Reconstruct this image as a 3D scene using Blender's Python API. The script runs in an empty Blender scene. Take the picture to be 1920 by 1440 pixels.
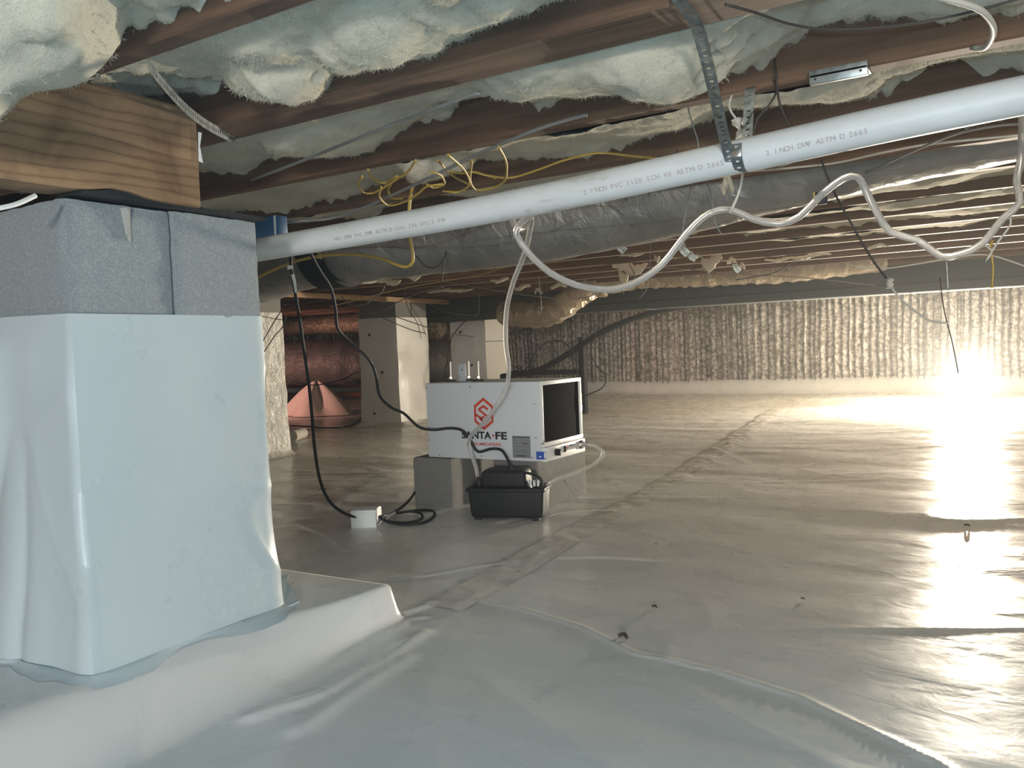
import bpy, bmesh, math, random
import numpy as np
from mathutils import Matrix, Vector
random.seed(7); rng = np.random.default_rng(7)
S = bpy.context.scene; C = S.collection
# ------------------------------------------------------------------ camera
f_px = 1550.0; yaw = math.radians(31.5); pit = math.radians(2.4); rol = math.radians(2.2)
EYE = np.array([0, 0, .6])
Fv = np.array([-math.sin(yaw)*math.cos(pit), math.cos(yaw)*math.cos(pit), -math.sin(pit)])
R0 = np.array([math.cos(yaw), math.sin(yaw), 0.]); U0 = np.cross(R0, Fv)
Rv = math.cos(rol)*R0-math.sin(rol)*U0; Uv = math.sin(rol)*R0+math.cos(rol)*U0
cam = bpy.data.objects.new('camera', bpy.data.cameras.new('camera')); C.objects.link(cam); S.camera = cam
m = Matrix.Identity(4)
for i in range(3):
    m[i][0] = Rv[i]; m[i][1] = Uv[i]; m[i][2] = -Fv[i]; m[i][3] = EYE[i]
cam.matrix_world = m
cam.data.sensor_width = 36; cam.data.lens = f_px/1920*36; cam.data.clip_start = .02
# ------------------------------------------------------------------ world, lights, exposure
w = bpy.data.worlds.new('world'); S.world = w; w.use_nodes = True
w.node_tree.nodes['Background'].inputs[0].default_value = (.6, .7, 1, 1); w.node_tree.nodes['Background'].inputs[1].default_value = .02
vq = w.node_tree.nodes.new('ShaderNodeVolumeScatter'); vq.inputs['Density'].default_value = .0045; vq.inputs['Anisotropy'].default_value = .6; vq.inputs['Color'].default_value = (.93, .97, 1, 1)   # thin haze added to the air for the veil of lens glare
w.node_tree.links.new(vq.outputs[0], w.node_tree.nodes['World Output'].inputs['Volume'])
vs = S.view_settings; vs.view_transform = 'Standard'; vs.look = 'None'; vs.gamma = 1; vs.use_curve_mapping = False; vs.exposure = 0
def lamp(name, loc, power, col, radius, kind='POINT', **k):
    l = bpy.data.lights.new(name, kind); l.energy = power; l.color = col
    if kind in ('POINT', 'SPOT'): l.shadow_soft_size = radius
    for a, b in k.items(): setattr(l, a, b)
    o = bpy.data.objects.new(name, l); C.objects.link(o); o.location = loc; return o
LAMP = (-.36, 8.38, .2)
lamp('phone_torch', (-.04, .02, .66), 18, (.38, .73, 1), .012)
lamp('work_light_glow', (-.36, 8.30, .21), 170, (1, .87, .68), .05)
def aim(o, t): o.rotation_euler = (Vector(t)-o.location).to_track_quat('-Z', 'Y').to_euler()
aim(lamp('work_light_beam', (-.37, 8.29, .22), 1900, (1, .88, .70), .05, 'SPOT', spot_size=math.radians(118), spot_blend=1), (-.7, 2.5, .7))
aim(lamp('red_work_light', (-7.0, 4.3, .4), 150, (1, .50, .40), .08, 'SPOT', spot_size=math.radians(62), spot_blend=.7), (-6.4, 6.6, .12))
lamp('added_fill_light', (2.6, -4.6, .85), 820, (1, .95, .89), .25)   # unseen fill lamp added behind the viewer to brighten mid-floor and pier faces
# ------------------------------------------------------------------ helpers
def ray(x, y): return Fv+(x-960)/f_px*Rv-(y-720)/f_px*Uv
def P(x, y, z=None, X=None, Y=None, d=None):
    v = ray(x, y)
    t = (z-EYE[2])/v[2] if z is not None else X/v[0] if X is not None else Y/v[1] if Y is not None else d
    return EYE+t*v
def hsh(ix, iy, s):
    h = (ix.astype(np.int64)*374761393+iy.astype(np.int64)*668265263+s*982451653) & 0xffffffff
    h = ((h ^ (h >> 13))*1274126177) & 0xffffffff
    return ((h ^ (h >> 16)) & 0xffff)/32767.5-1
def vn(x, y, s=0):
    x = np.asarray(x, float); y = np.asarray(y, float)
    ix = np.floor(x); iy = np.floor(y); fx = x-ix; fy = y-iy
    ux = fx*fx*fx*(fx*(fx*6-15)+10); uy = fy*fy*fy*(fy*(fy*6-15)+10)
    a = hsh(ix, iy, s); b = hsh(ix+1, iy, s); c = hsh(ix, iy+1, s); d = hsh(ix+1, iy+1, s)
    return (a*(1-ux)+b*ux)*(1-uy)+(c*(1-ux)+d*ux)*uy
def fbm(x, y, s=0, o=4):
    r = 0; a = 1; n = 0
    for i in range(o):
        r = r+a*vn(x*2**i+i*17.3, y*2**i-i*9.1, s+i); n += a; a *= .5
    return r/n
def sst(a, b, x): t = np.clip((x-a)/(b-a), 0, 1); return t*t*(3-2*t)
OFF = {}
def tag(o, label=None, cat=None, group=None, kind=None):
    if label: o['label'] = label
    if cat: o['category'] = cat
    if group: o['group'] = group
    if kind: o['kind'] = kind
    return o
def empty(name, loc, label, cat, group=None):
    o = bpy.data.objects.new(name, None); C.objects.link(o); o.location = loc; o.empty_display_size = .05
    OFF[o] = np.array(loc, float); return tag(o, label, cat, group)
def mk(name, v, f, mat, parent=None, smooth=None, uv=None):
    v = np.asarray(v, float)
    off = OFF.get(parent) if parent is not None else None
    if off is not None: v = v-off
    me = bpy.data.meshes.new(name); me.from_pydata(v.tolist(), [], f if isinstance(f, list) else f.tolist())
    me.validate(); me.update()
    if smooth is not None:
        me.polygons.foreach_set('use_smooth', [True]*len(me.polygons))
        if smooth < 180: me.set_sharp_from_angle(angle=math.radians(smooth))
    o = bpy.data.objects.new(name, me); C.objects.link(o)
    if mat: me.materials.append(mat)
    if parent is not None:
        o.parent = parent; OFF[o] = off if off is not None else np.zeros(3)
    return o
class MB:
    def __init__(s): s.v = []; s.f = []
    def add(s, v, f):
        n = len(s.v); s.v += [tuple(p) for p in v]; s.f += [[i+n for i in q] for q in f]; return s
    def box(s, x0, x1, y0, y1, z0, z1, bev=0, seg=2, jit=0):
        bm = bmesh.new(); bmesh.ops.create_cube(bm, size=1)
        for v in bm.verts: v.co = ((x0+x1)/2+v.co.x*(x1-x0), (y0+y1)/2+v.co.y*(y1-y0), (z0+z1)/2+v.co.z*(z1-z0))
        if bev: bmesh.ops.bevel(bm, geom=bm.edges[:], offset=bev, segments=seg, affect='EDGES', profile=.5)
        bm.verts.index_update(); s.add([v.co[:] for v in bm.verts], [[v.index for v in q.verts] for q in bm.faces]); bm.free(); return s
    def cyl(s, a, b, r, r2=None, n=16, cap=True):
        a = np.array(a, float); b = np.array(b, float); r2 = r if r2 is None else r2
        d = b-a; d /= np.linalg.norm(d); u = np.cross(d, [0, 0, 1] if abs(d[2]) < .9 else [1, 0, 0]); u /= np.linalg.norm(u); q = np.cross(d, u)
        v = []
        for c, rr in ((a, r), (b, r2)):
            for i in range(n):
                t = 2*math.pi*i/n; v.append(c+rr*(math.cos(t)*u+math.sin(t)*q))
        f = [[i, (i+1) % n, n+(i+1) % n, n+i] for i in range(n)]
        if cap: f += [list(range(n))[::-1], list(range(n, 2*n))]
        return s.add(v, f)
    def tube(s, pts, r, n=8, rfun=None, step=None):
        P_, T = path(pts, step or max(r*2.2, .01)); v = []; f = []
        u = np.cross(T[0], [0, 0, 1]);
        if np.linalg.norm(u) < .1: u = np.cross(T[0], [1, 0, 0])
        for k in range(len(P_)):
            u = u-T[k]*(u@T[k]); u /= np.linalg.norm(u); q = np.cross(T[k], u)
            for i in range(n):
                t = 2*math.pi*i/n; rr = r*(rfun(k, i, t) if rfun else 1)
                v.append(P_[k]+rr*(math.cos(t)*u+math.sin(t)*q))
        for k in range(len(P_)-1):
            for i in range(n): f.append([k*n+i, k*n+(i+1) % n, (k+1)*n+(i+1) % n, (k+1)*n+i])
        f += [list(range(n))[::-1], [(len(P_)-1)*n+i for i in range(n)]]
        return s.add(v, f)
    def prism(s, poly, O, A, B, N, t):   # 2-D polygon in plane (O,A,B), thickness t along N
        O, A, B, N = [np.array(q, float) for q in (O, A, B, N)]; k = len(poly)
        v = [O+A*x+B*y for x, y in poly]+[O+A*x+B*y+N*t for x, y in poly]
        return s.add(v, [list(range(k))[::-1], list(range(k, 2*k))]+[[i, (i+1) % k, k+(i+1) % k, k+i] for i in range(k)])
    def build(s, name, mat, parent=None, smooth=35): return mk(name, s.v, s.f, mat, parent, smooth)
def path(pts, step):
    p = np.array(pts, float)
    if len(p) == 2: p = np.array([p[0], (p[0]*2+p[1])/3, (p[0]+2*p[1])/3, p[1]])
    q = np.vstack([2*p[0]-p[1], p, 2*p[-1]-p[-2]]); out = []
    for i in range(1, len(q)-2):
        L = np.linalg.norm(q[i+1]-q[i]); n = max(2, int(L/step))
        for j in range(n):
            t = j/n; out.append(.5*((2*q[i])+(-q[i-1]+q[i+1])*t+(2*q[i-1]-5*q[i]+4*q[i+1]-q[i+2])*t*t+(-q[i-1]+3*q[i]-3*q[i+1]+q[i+2])*t**3))
    out.append(q[-2]); out = np.array(out); T = np.gradient(out, axis=0); T /= np.linalg.norm(T, axis=1)[:, None]+1e-12
    return out, T
def gridf(nx, ny):
    i = np.arange(nx-1)[:, None]*ny+np.arange(ny-1)[None, :]
    return np.stack([i, i+ny, i+ny+1, i+1], -1).reshape(-1, 4)
# ------------------------------------------------------------------ materials
def mat(name, col, rough=.5, metal=0, **k):
    M = bpy.data.materials.new(name); M.use_nodes = True; b = M.node_tree.nodes['Principled BSDF']
    b.inputs['Base Color'].default_value = (*col, 1); b.inputs['Roughness'].default_value = rough; b.inputs['Metallic'].default_value = metal
    for a, v in k.items(): b.inputs[a.replace('_', ' ')].default_value = v
    return M
class N:
    def __init__(s, M): s.t = M.node_tree; s.b = s.t.nodes['Principled BSDF']; s.co = s.n('ShaderNodeTexCoord').outputs['Object']
    def n(s, typ, **k):
        q = s.t.nodes.new(typ)
        for a, v in k.items():
            if hasattr(q, a): setattr(q, a, v)
            else: s.set(q, a, v)
        return q
    def set(s, q, a, v):
        i = q.inputs[a.replace('_', ' ')] if isinstance(a, str) else q.inputs[a]
        if isinstance(v, bpy.types.NodeSocket): s.t.links.new(v, i)
        else: i.default_value = v
    def mapp(s, sc, rot=(0, 0, 0)): q = s.n('ShaderNodeMapping'); q.inputs['Scale'].default_value = sc; q.inputs['Rotation'].default_value = rot; s.t.links.new(s.co, q.inputs['Vector']); return q.outputs[0]
    def noise(s, scale, detail=4, rough=.55, dist=0, vec=None):
        q = s.n('ShaderNodeTexNoise', Scale=scale, Detail=detail, Roughness=rough, Distortion=dist); s.t.links.new(vec or s.co, q.inputs['Vector']); return q.outputs['Fac']
    def ramp(s, fac, stops):
        q = s.n('ShaderNodeValToRGB'); s.t.links.new(fac, q.inputs[0]); e = q.color_ramp.elements
        while len(e) < len(stops): e.new(.5)
        for i, (p, c) in enumerate(stops): e[i].position = p; e[i].color = (*c, 1) if len(c) == 3 else c
        return q.outputs[0]
    def col(s, c): s.t.links.new(c, s.b.inputs['Base Color'])
    def rough(s, c): s.t.links.new(c, s.b.inputs['Roughness'])
    def bump(s, *hs):
        prev = None
        for h, st, d in hs:
            q = s.n('ShaderNodeBump'); q.inputs['Strength'].default_value = st; q.inputs['Distance'].default_value = d; s.t.links.new(h, q.inputs['Height'])
            if prev: s.t.links.new(prev, q.inputs['Normal'])
            prev = q.outputs[0]
        s.t.links.new(prev, s.b.inputs['Normal'])
g = lambda v: (v, v, v)
def liner(name, c, rough=.3, s1=.5):
    M = mat(name, c, rough); n = N(M)
    n.bump((n.noise(2.6, 3, .5, .8, n.mapp((1, 1.8, 1), (0, 0, .5))), s1, .012), (n.noise(13, 4, .55, 1.2), s1*.8, .0035), (n.noise(140, 2), .12, .0006))
    n.col(n.ramp(n.noise(3.5, 5, .6), [(.3, tuple(x*.97 for x in c)), (.75, tuple(min(1, x*1.02) for x in c))]))
    n.rough(n.ramp(n.noise(7, 3), [(.3, g(rough-.05)), (.75, g(rough+.13))])); return M
M_floor = liner('white_vapor_liner', (.77, .775, .765), .26, .3)
M_tape = liner('seam_tape', (.69, .68, .65), .3, .6)
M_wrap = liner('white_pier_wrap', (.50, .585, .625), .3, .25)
M_wrapfar = liner('far_pier_wrap', (.70, .69, .65), .35, .3)
M_wrapold = liner('crinkled_clear_wrap', (.50, .49, .45), .17, .5); nn = N(M_wrapold)
nn.bump((nn.noise(22, 5, .6, 1.5, nn.mapp((1, 1, .5))), 1, .02), (nn.noise(70, 4), .9, .004))
def conc(name, a, b):
    M = mat(name, a, .93); n = N(M)
    n.col(n.ramp(n.noise(260, 6, .8), [(.3, tuple(x*.8 for x in a)), (.5, a), (.7, b)]))
    n.bump((n.noise(420, 4, .75), .9, .002), (n.noise(90, 3), .3, .002)); return M
M_blk = conc('grey_concrete_block', (.27, .31, .33), (.43, .48, .50))
M_blk2 = conc('old_concrete_block', (.17, .17, .16), (.31, .30, .275))
def wood(name, a, b, ax='x', knots=False, sc=1):
    M = mat(name, a, .75); n = N(M)
    s = (1.2, 22, 22) if ax == 'x' else (22, 1.2, 22)
    v = n.mapp(tuple(q*sc for q in s)); f1 = n.noise(1.2, 5, .65, .9, v)
    c = n.ramp(f1, [(.3, tuple(x*.6 for x in a)), (.48, a), (.7, b)])
    big = n.noise(2.2, 3, .5, .5)
    mx = n.n('ShaderNodeMix', data_type='RGBA', blend_type='MULTIPLY'); mx.inputs[0].default_value = .55
    n.t.links.new(c, mx.inputs[6]); n.t.links.new(n.ramp(big, [(.3, g(.45)), (.65, g(1.1))]), mx.inputs[7]); n.col(mx.outputs[2])
    n.bump((f1, .35, .002)); return M
M_joist = wood('dark_joist_wood', (.135, .074, .042), (.215, .13, .077))
M_sub = wood('subfloor_wood', (.09, .055, .035), (.14, .09, .06))
M_tan = wood('tan_lumber', (.40, .25, .125), (.5, .34, .19), 'y')
M_red = wood('reddish_lumber', (.3, .12, .08), (.42, .2, .14))
M_gird = mat('girder_wood', (.36, .24, .14), .7); n = N(M_gird)   # growth rings, knots, dirt
v = n.mapp((1, .38, 2.4)); wv = n.n('ShaderNodeTexWave', wave_type='BANDS', bands_direction='Z', Scale=7, Distortion=9, Detail=4, Detail_Scale=1.1); n.t.links.new(v, wv.inputs['Vector'])
c = n.ramp(wv.outputs['Fac'], [(.0, (.20, .115, .06)), (.14, (.275, .17, .09)), (.9, (.31, .195, .105))])
mx = n.n('ShaderNodeMix', data_type='RGBA', blend_type='MULTIPLY'); mx.inputs[0].default_value = .8
n.t.links.new(c, mx.inputs[6]); n.t.links.new(n.ramp(n.noise(5, 5, .6, 1), [(.3, (.42, .38, .34)), (.5, g(.9)), (.7, g(1))]), mx.inputs[7])
vo = n.n('ShaderNodeTexVoronoi', Scale=5.5); n.t.links.new(n.mapp((1, .8, 1.3)), vo.inputs['Vector'])
mx2 = n.n('ShaderNodeMix', data_type='RGBA', blend_type='MULTIPLY'); mx2.inputs[0].default_value = 1
n.t.links.new(mx.outputs[2], mx2.inputs[6]); n.t.links.new(n.ramp(vo.outputs['Distance'], [(.045, (.3, .16, .1)), (.085, g(1))]), mx2.inputs[7]); n.col(mx2.outputs[2]); n.bump((wv.outputs['Fac'], .12, .001))
M_ins = mat('glass_wool', (.60, .56, .45), .95); n = N(M_ins)
n.col(n.ramp(n.noise(6, 4), [(.3, (.58, .54, .43)), (.55, (.68, .64, .52)), (.75, (.74, .70, .58))]))
n.bump((n.noise(7, 2, .5, .4, n.mapp((.5, 1.3, 1), (0, 0, .6))), .3, .012), (n.noise(38, 6, .8, .8, n.mapp((.45, 1.6, 1), (0, 0, .4))), .5, .006), (n.noise(230, 4, .85), .9, .003)); n.b.inputs['Specular IOR Level'].default_value = .1
M_duct = mat('foil_duct_jacket', (.33, .33, .32), .42, .55); n = N(M_duct)
n.bump((n.noise(16, 5, .6, 1.2, n.mapp((1, 1, .6))), .8, .014), (n.noise(80, 4, .6), .4, .002)); n.col(n.ramp(n.noise(5, 4), [(.3, g(.2)), (.7, (.40, .40, .38))]))
M_flex = mat('crinkled_foil_duct', (.42, .35, .26), .28, .7); n = N(M_flex)
n.bump((n.noise(14, 5, .65, 1.5), .9, .03), (n.noise(70, 4), .6, .004))
M_foil = mat('bubble_foil', (.62, .60, .56), .24, .85); n = N(M_foil)
n.bump((n.noise(12, 4, .7, 1, n.mapp((3, 1, 1))), .5, .015), (n.noise(75, 4, .7, .6), .8, .006))
n.col(n.ramp(n.noise(30, 3), [(.38, (.22, .2, .17)), (.62, (.62, .59, .54))]))
M_ductd = mat('dark_duct_jacket', (.10, .095, .09), .5, .2); n = N(M_ductd); n.bump((n.noise(12, 5, .6, 1.2), .9, .02))
M_trunk = mat('grey_trunk_duct', (.065, .07, .068), .9, 0, Specular_IOR_Level=.05); n = N(M_trunk); n.bump((n.noise(6, 4), .4, .01))
M_galv = mat('galvanized_steel', (.42, .46, .47), .42, .85); n = N(M_galv); n.col(n.ramp(n.noise(60, 4), [(.35, (.3, .34, .35)), (.65, (.52, .57, .58))]))
M_pvc = mat('white_pvc', (.62, .655, .67), .38); n = N(M_pvc)
n.col(n.ramp(n.noise(9, 6, .7, .5, n.mapp((.5, 1.5, 1.5))), [(.3, (.36, .33, .28)), (.42, (.58, .61, .62)), (.7, (.64, .68, .70))]))
M_print = mat('pipe_print', (.42, .36, .35), .6)
M_white = mat('white_enamel', (.56, .60, .64), .42)
M_white2 = mat('white_trim', (.8, .8, .78), .4)
M_paper = mat('white_paper', (.72, .75, .75), .6)
M_black = mat('black_plastic', (.010, .012, .015), .6, 0, Specular_IOR_Level=.3); n = N(M_black); n.bump((n.noise(300, 2), .2, .0005))
M_rub = mat('black_rubber_cord', (.012, .013, .015), .7)
M_filter = mat('black_filter', (.006, .006, .007), 1, 0, Specular_IOR_Level=.05); n = N(M_filter); n.bump((n.noise(350, 2), .8, .001))
M_redp = mat('red_print', (.55, .055, .03), .5); M_blkp = mat('black_print', (.008, .009, .012), .5)
M_blue = mat('blue_sticker', (.03, .1, .42), .4); M_bluebox = mat('blue_box_plastic', (.03, .10, .22), .5)
M_grey = mat('grey_label', (.20, .215, .225), .4); M_greyd = mat('grey_label_print', (.06, .065, .07), .5); M_greyl = mat('label_rule', (.32, .34, .35), .5)
M_yel = mat('yellow_cable', (.40, .28, .055), .5); M_yell = mat('yellow_tag', (.7, .75, .15), .5)
M_gcab = mat('grey_cable', (.16, .165, .16), .5); M_wcab = mat('white_cable', (.5, .48, .42), .5); M_dcab = mat('dark_cable', (.035, .03, .025), .6)
M_thin = mat('thin_grey_wire', (.22, .19, .16), .5, .3); M_orange = mat('tan_cable', (.36, .25, .1), .5)
M_chrome = mat('bright_metal', (.7, .7, .7), .25, 1)
M_tube = mat('clear_vinyl_tube', (.93, .93, .92), .12, 0, Transmission_Weight=.82, IOR=1.35)
M_mem = mat('black_membrane', (.012, .014, .016), .85)
M_brown = mat('dead_leaf', (.06, .04, .02), .8)
M_lens = mat('lamp_lens', (1, .9, .75), .3); b = M_lens.node_tree.nodes['Principled BSDF']; b.inputs['Emission Color'].default_value = (1, .93, .8, 1); b.inputs['Emission Strength'].default_value = 90
M_pink = liner('pale_sheet', (.62, .55, .5), .4, .3)
# ------------------------------------------------------------------ floor
LINES = [([(-1.722, 1.561), (-1.467, 1.65), (-1.362, 1.746), (-1.276, 1.889), (-1.2, 1.97)], .004, .006), ([(-1.116, 2.045), (-1.0, 2.1), (-.846, 2.134)], .004, .008),
         ([(-1.2, 1.62), (-.98, 1.6), (-.797, 1.545), (-.637, 1.453), (-.486, 1.444), (-.316, 1.395), (-.099, 1.25), (.1, 1.05)], .0035, .006),
         ([(-1.33, 3.4), (-1.05, 3.45), (-.5, 3.7)], .002, .012)]
SEAM = [(-1.16, 1.0), (-1.145, 1.461), (-1.2, 2.2), (-1.268, 3.164), (-1.45, 4.8), (-1.678, 6.565), (-1.85, 8.6)]
for L_, a_, w_ in (([(795, 1192), (700, 1255), (600, 1310), (470, 1350)], .007, .016), ([(760, 1240), (650, 1310), (560, 1370)], .005, .02), ([(742, 1158), (790, 1142), (815, 1135)], .006, .010), ([(735, 1190), (770, 1165), (800, 1160)], .004, .008), ([(560, 985), (610, 1005), (650, 1035)], .004, .008), ([(600, 930), (660, 925), (700, 905)], .004, .008)):
    LINES.append(([tuple(P(a, b_, z=0)[:2]) for a, b_ in L_], a_, w_))
def seamx(y): return np.interp(y, [p[1] for p in SEAM], [p[0] for p in SEAM])
def H(x, y):
    x = np.asarray(x, float); y = np.asarray(y, float)
    h = .012*fbm(x*.6, y*.8, 3, 2)+.0035*fbm(x*1.5+y*.6, y*2.2, 11, 2)+.0030*vn(x*1.3+.4*vn(x, y*2, 2), y*4.2, 90)+.0012*vn(x*2.6, y*9, 93)
    for s_, a_, wx, wy, rt, pw in ((21, .0025, .5, 2.0, .45, 12), (33, .0015, 1.6, .8, -.5, 12), (45, .003, 1.1, 3.6, .4, 9), (57, .002, 3.3, 1.1, .9, 9)):
        xx = x*math.cos(rt)+y*math.sin(rt); yy = -x*math.sin(rt)+y*math.cos(rt)
        r = 1-np.abs(vn(xx*wx+.35*vn(x*2, y*2, s_+5), yy*wy, s_)); h = h+a_*r**pw*sst(-.2, .5, vn(xx*.9, yy*.9, s_+9))
    # hidden footing under the near pier
    tx = .20-.17*sst(.95, 1.4, y)
    fx = sst(-1.195+tx*.35, -1.195-tx*.65, x)*sst(-2.0, -1.85, x); fy = sst(.35, .55, y)*sst(1.437, 1.418, y)
    h = h*(1-.6*fx*fy)+.08*fx*fy
    # seam ripple
    dx = np.abs(x-seamx(y)); h = h+.002*np.exp(-(dx/.05)**2)*(.6+.8*vn(y*9, x*5, 71))
    for pts, a_, w_ in LINES:
        best = np.full(x.shape, 9.)
        for (x0, y0), (x1, y1) in zip(pts, pts[1:]):
            L = (x1-x0)**2+(y1-y0)**2; t = np.clip(((x-x0)*(x1-x0)+(y-y0)*(y1-y0))/L, 0, 1)
            best = np.minimum(best, np.hypot(x-x0-t*(x1-x0), y-y0-t*(y1-y0)))
        h = h+a_*np.exp(-(best/w_)**2)
    h = h+.16*sst(9.25, 9.42, y)**1.0+.03*np.exp(-((y-8.0+.25*np.sin(x*1.3))/.16)**2)*sst(-3, -1.2, x)   # liner climbs the wall
    return h
def Z(x, y): return float(H(np.array([x]), np.array([y]))[0])
gx = np.concatenate([np.arange(-13, -4, .08), np.arange(-4, -2.4, .03), np.arange(-2.4, .55, .0085), np.arange(.55, 5.1, .05)])
gy = np.concatenate([np.arange(-6.1, .5, .06), np.arange(.5, 2.6, .0085), np.arange(2.6, 4.2, .016), np.arange(4.2, 9.45, .035)])
X_, Y_ = np.meshgrid(gx, gy, indexing='ij')
fl = mk('floor', np.stack([X_, Y_, H(X_, Y_)], -1).reshape(-1, 3), gridf(len(gx), len(gy)), M_floor, None, 180); tag(fl, kind='structure')
sy = np.arange(1.52, 9.1, .02); so = np.linspace(-.055, .055, 9)
SY, SO = np.meshgrid(sy, so, indexing='ij'); SX = seamx(SY)+SO*(1+.1*vn(SY*4, SO*0, 5))
mk('seam_tape', np.stack([SX, SY, H(SX, SY)+.0035+.002*vn(SY*30, SO*40, 8)], -1).reshape(-1, 3), gridf(len(sy), 9), M_tape, fl, 180)
for nm, (a, b_) in dict(wall_left=((-12.5, -6), (-12.5, 9.5)), wall_right=((5, -6), (5, 9.5)), wall_front=((-12.5, -6), (5, -6))).items():
    v = []
    for i in range(41):
        t = i/40; x = a[0]+(b_[0]-a[0])*t; y = a[1]+(b_[1]-a[1])*t; v += [(x, y, -.1), (x, y, 1.3)]
    tag(mk(nm, v, [[2*i, 2*i+2, 2*i+3, 2*i+1] for i in range(40)], M_floor), kind='structure')
# foil wall: pleated reflective insulation
xs = []; ys = []; x = -12.4
while x < 5:
    p = random.uniform(.05, .085); dd = random.uniform(.022, .045)
    for t, q in ((0, 0), (.08, 1), (.16, 1.15), (.24, .1), (.5, random.uniform(-.3, .3)), (.8, -.15)): xs.append(x+p*t); ys.append(9.42-dd*q)
    x += p
xs = np.array(xs); ys = np.array(ys); zz = np.linspace(.08, 1.3, 34)
XX, ZZ = np.meshgrid(xs, zz, indexing='ij')
XX = XX+.010*vn(ZZ*2.3, XX*1.1, 4)+.004*vn(ZZ*14, XX*6, 6); YY = ys[:, None]+.012*vn(XX*1.4, ZZ*2.5, 12)+.005*vn(XX*25, ZZ*22, 14)
tag(mk('wall_back', np.stack([XX, YY, ZZ], -1).reshape(-1, 3), gridf(len(xs), 34), M_foil, None, 50), kind='structure')
# ------------------------------------------------------------------ ceiling: subfloor, joists
ZJ = 1.065
ce = MB().box(-12.5, 5, -6, 9.5, 1.3, 1.33).build('ceiling', M_sub, None, None); tag(ce, kind='structure')
def joist_mesh(wd):
    nx = 160; xs = np.linspace(-12.4, 4.9, nx); v = []
    for i, x in enumerate(xs):
        j = .002*vn(x*2, 0, 3)
        v += [(x, -wd+j, 1.3), (x, -wd+j, ZJ+.003), (x, -wd+.004+j, ZJ), (x, -.004+j, ZJ), (x, j, ZJ+.003), (x, j, 1.3)]
    f = [[6*i+k, 6*i+k+1, 6*i+k+7, 6*i+k+6] for i in range(nx-1) for k in range(5)]+[[0, 5, 4, 3, 2, 1], [6*(nx-1)+k for k in range(6)]]
    return v, f
v, f = joist_mesh(.04); base = mk('joist', v, f, M_joist, ce, 30); v, f = joist_mesh(.10); wide = None
KJ = range(-16, 22); first = True
for k in KJ:
    Yk = .817+.397*k
    if k == 1: o = mk('joist', v, f, M_joist, ce, 30)
    elif first: o = base; first = False
    else: o = base.copy(); C.objects.link(o)
    o.location = (random.uniform(-.0, .03) if k != 1 else 0, Yk, 0)
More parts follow.
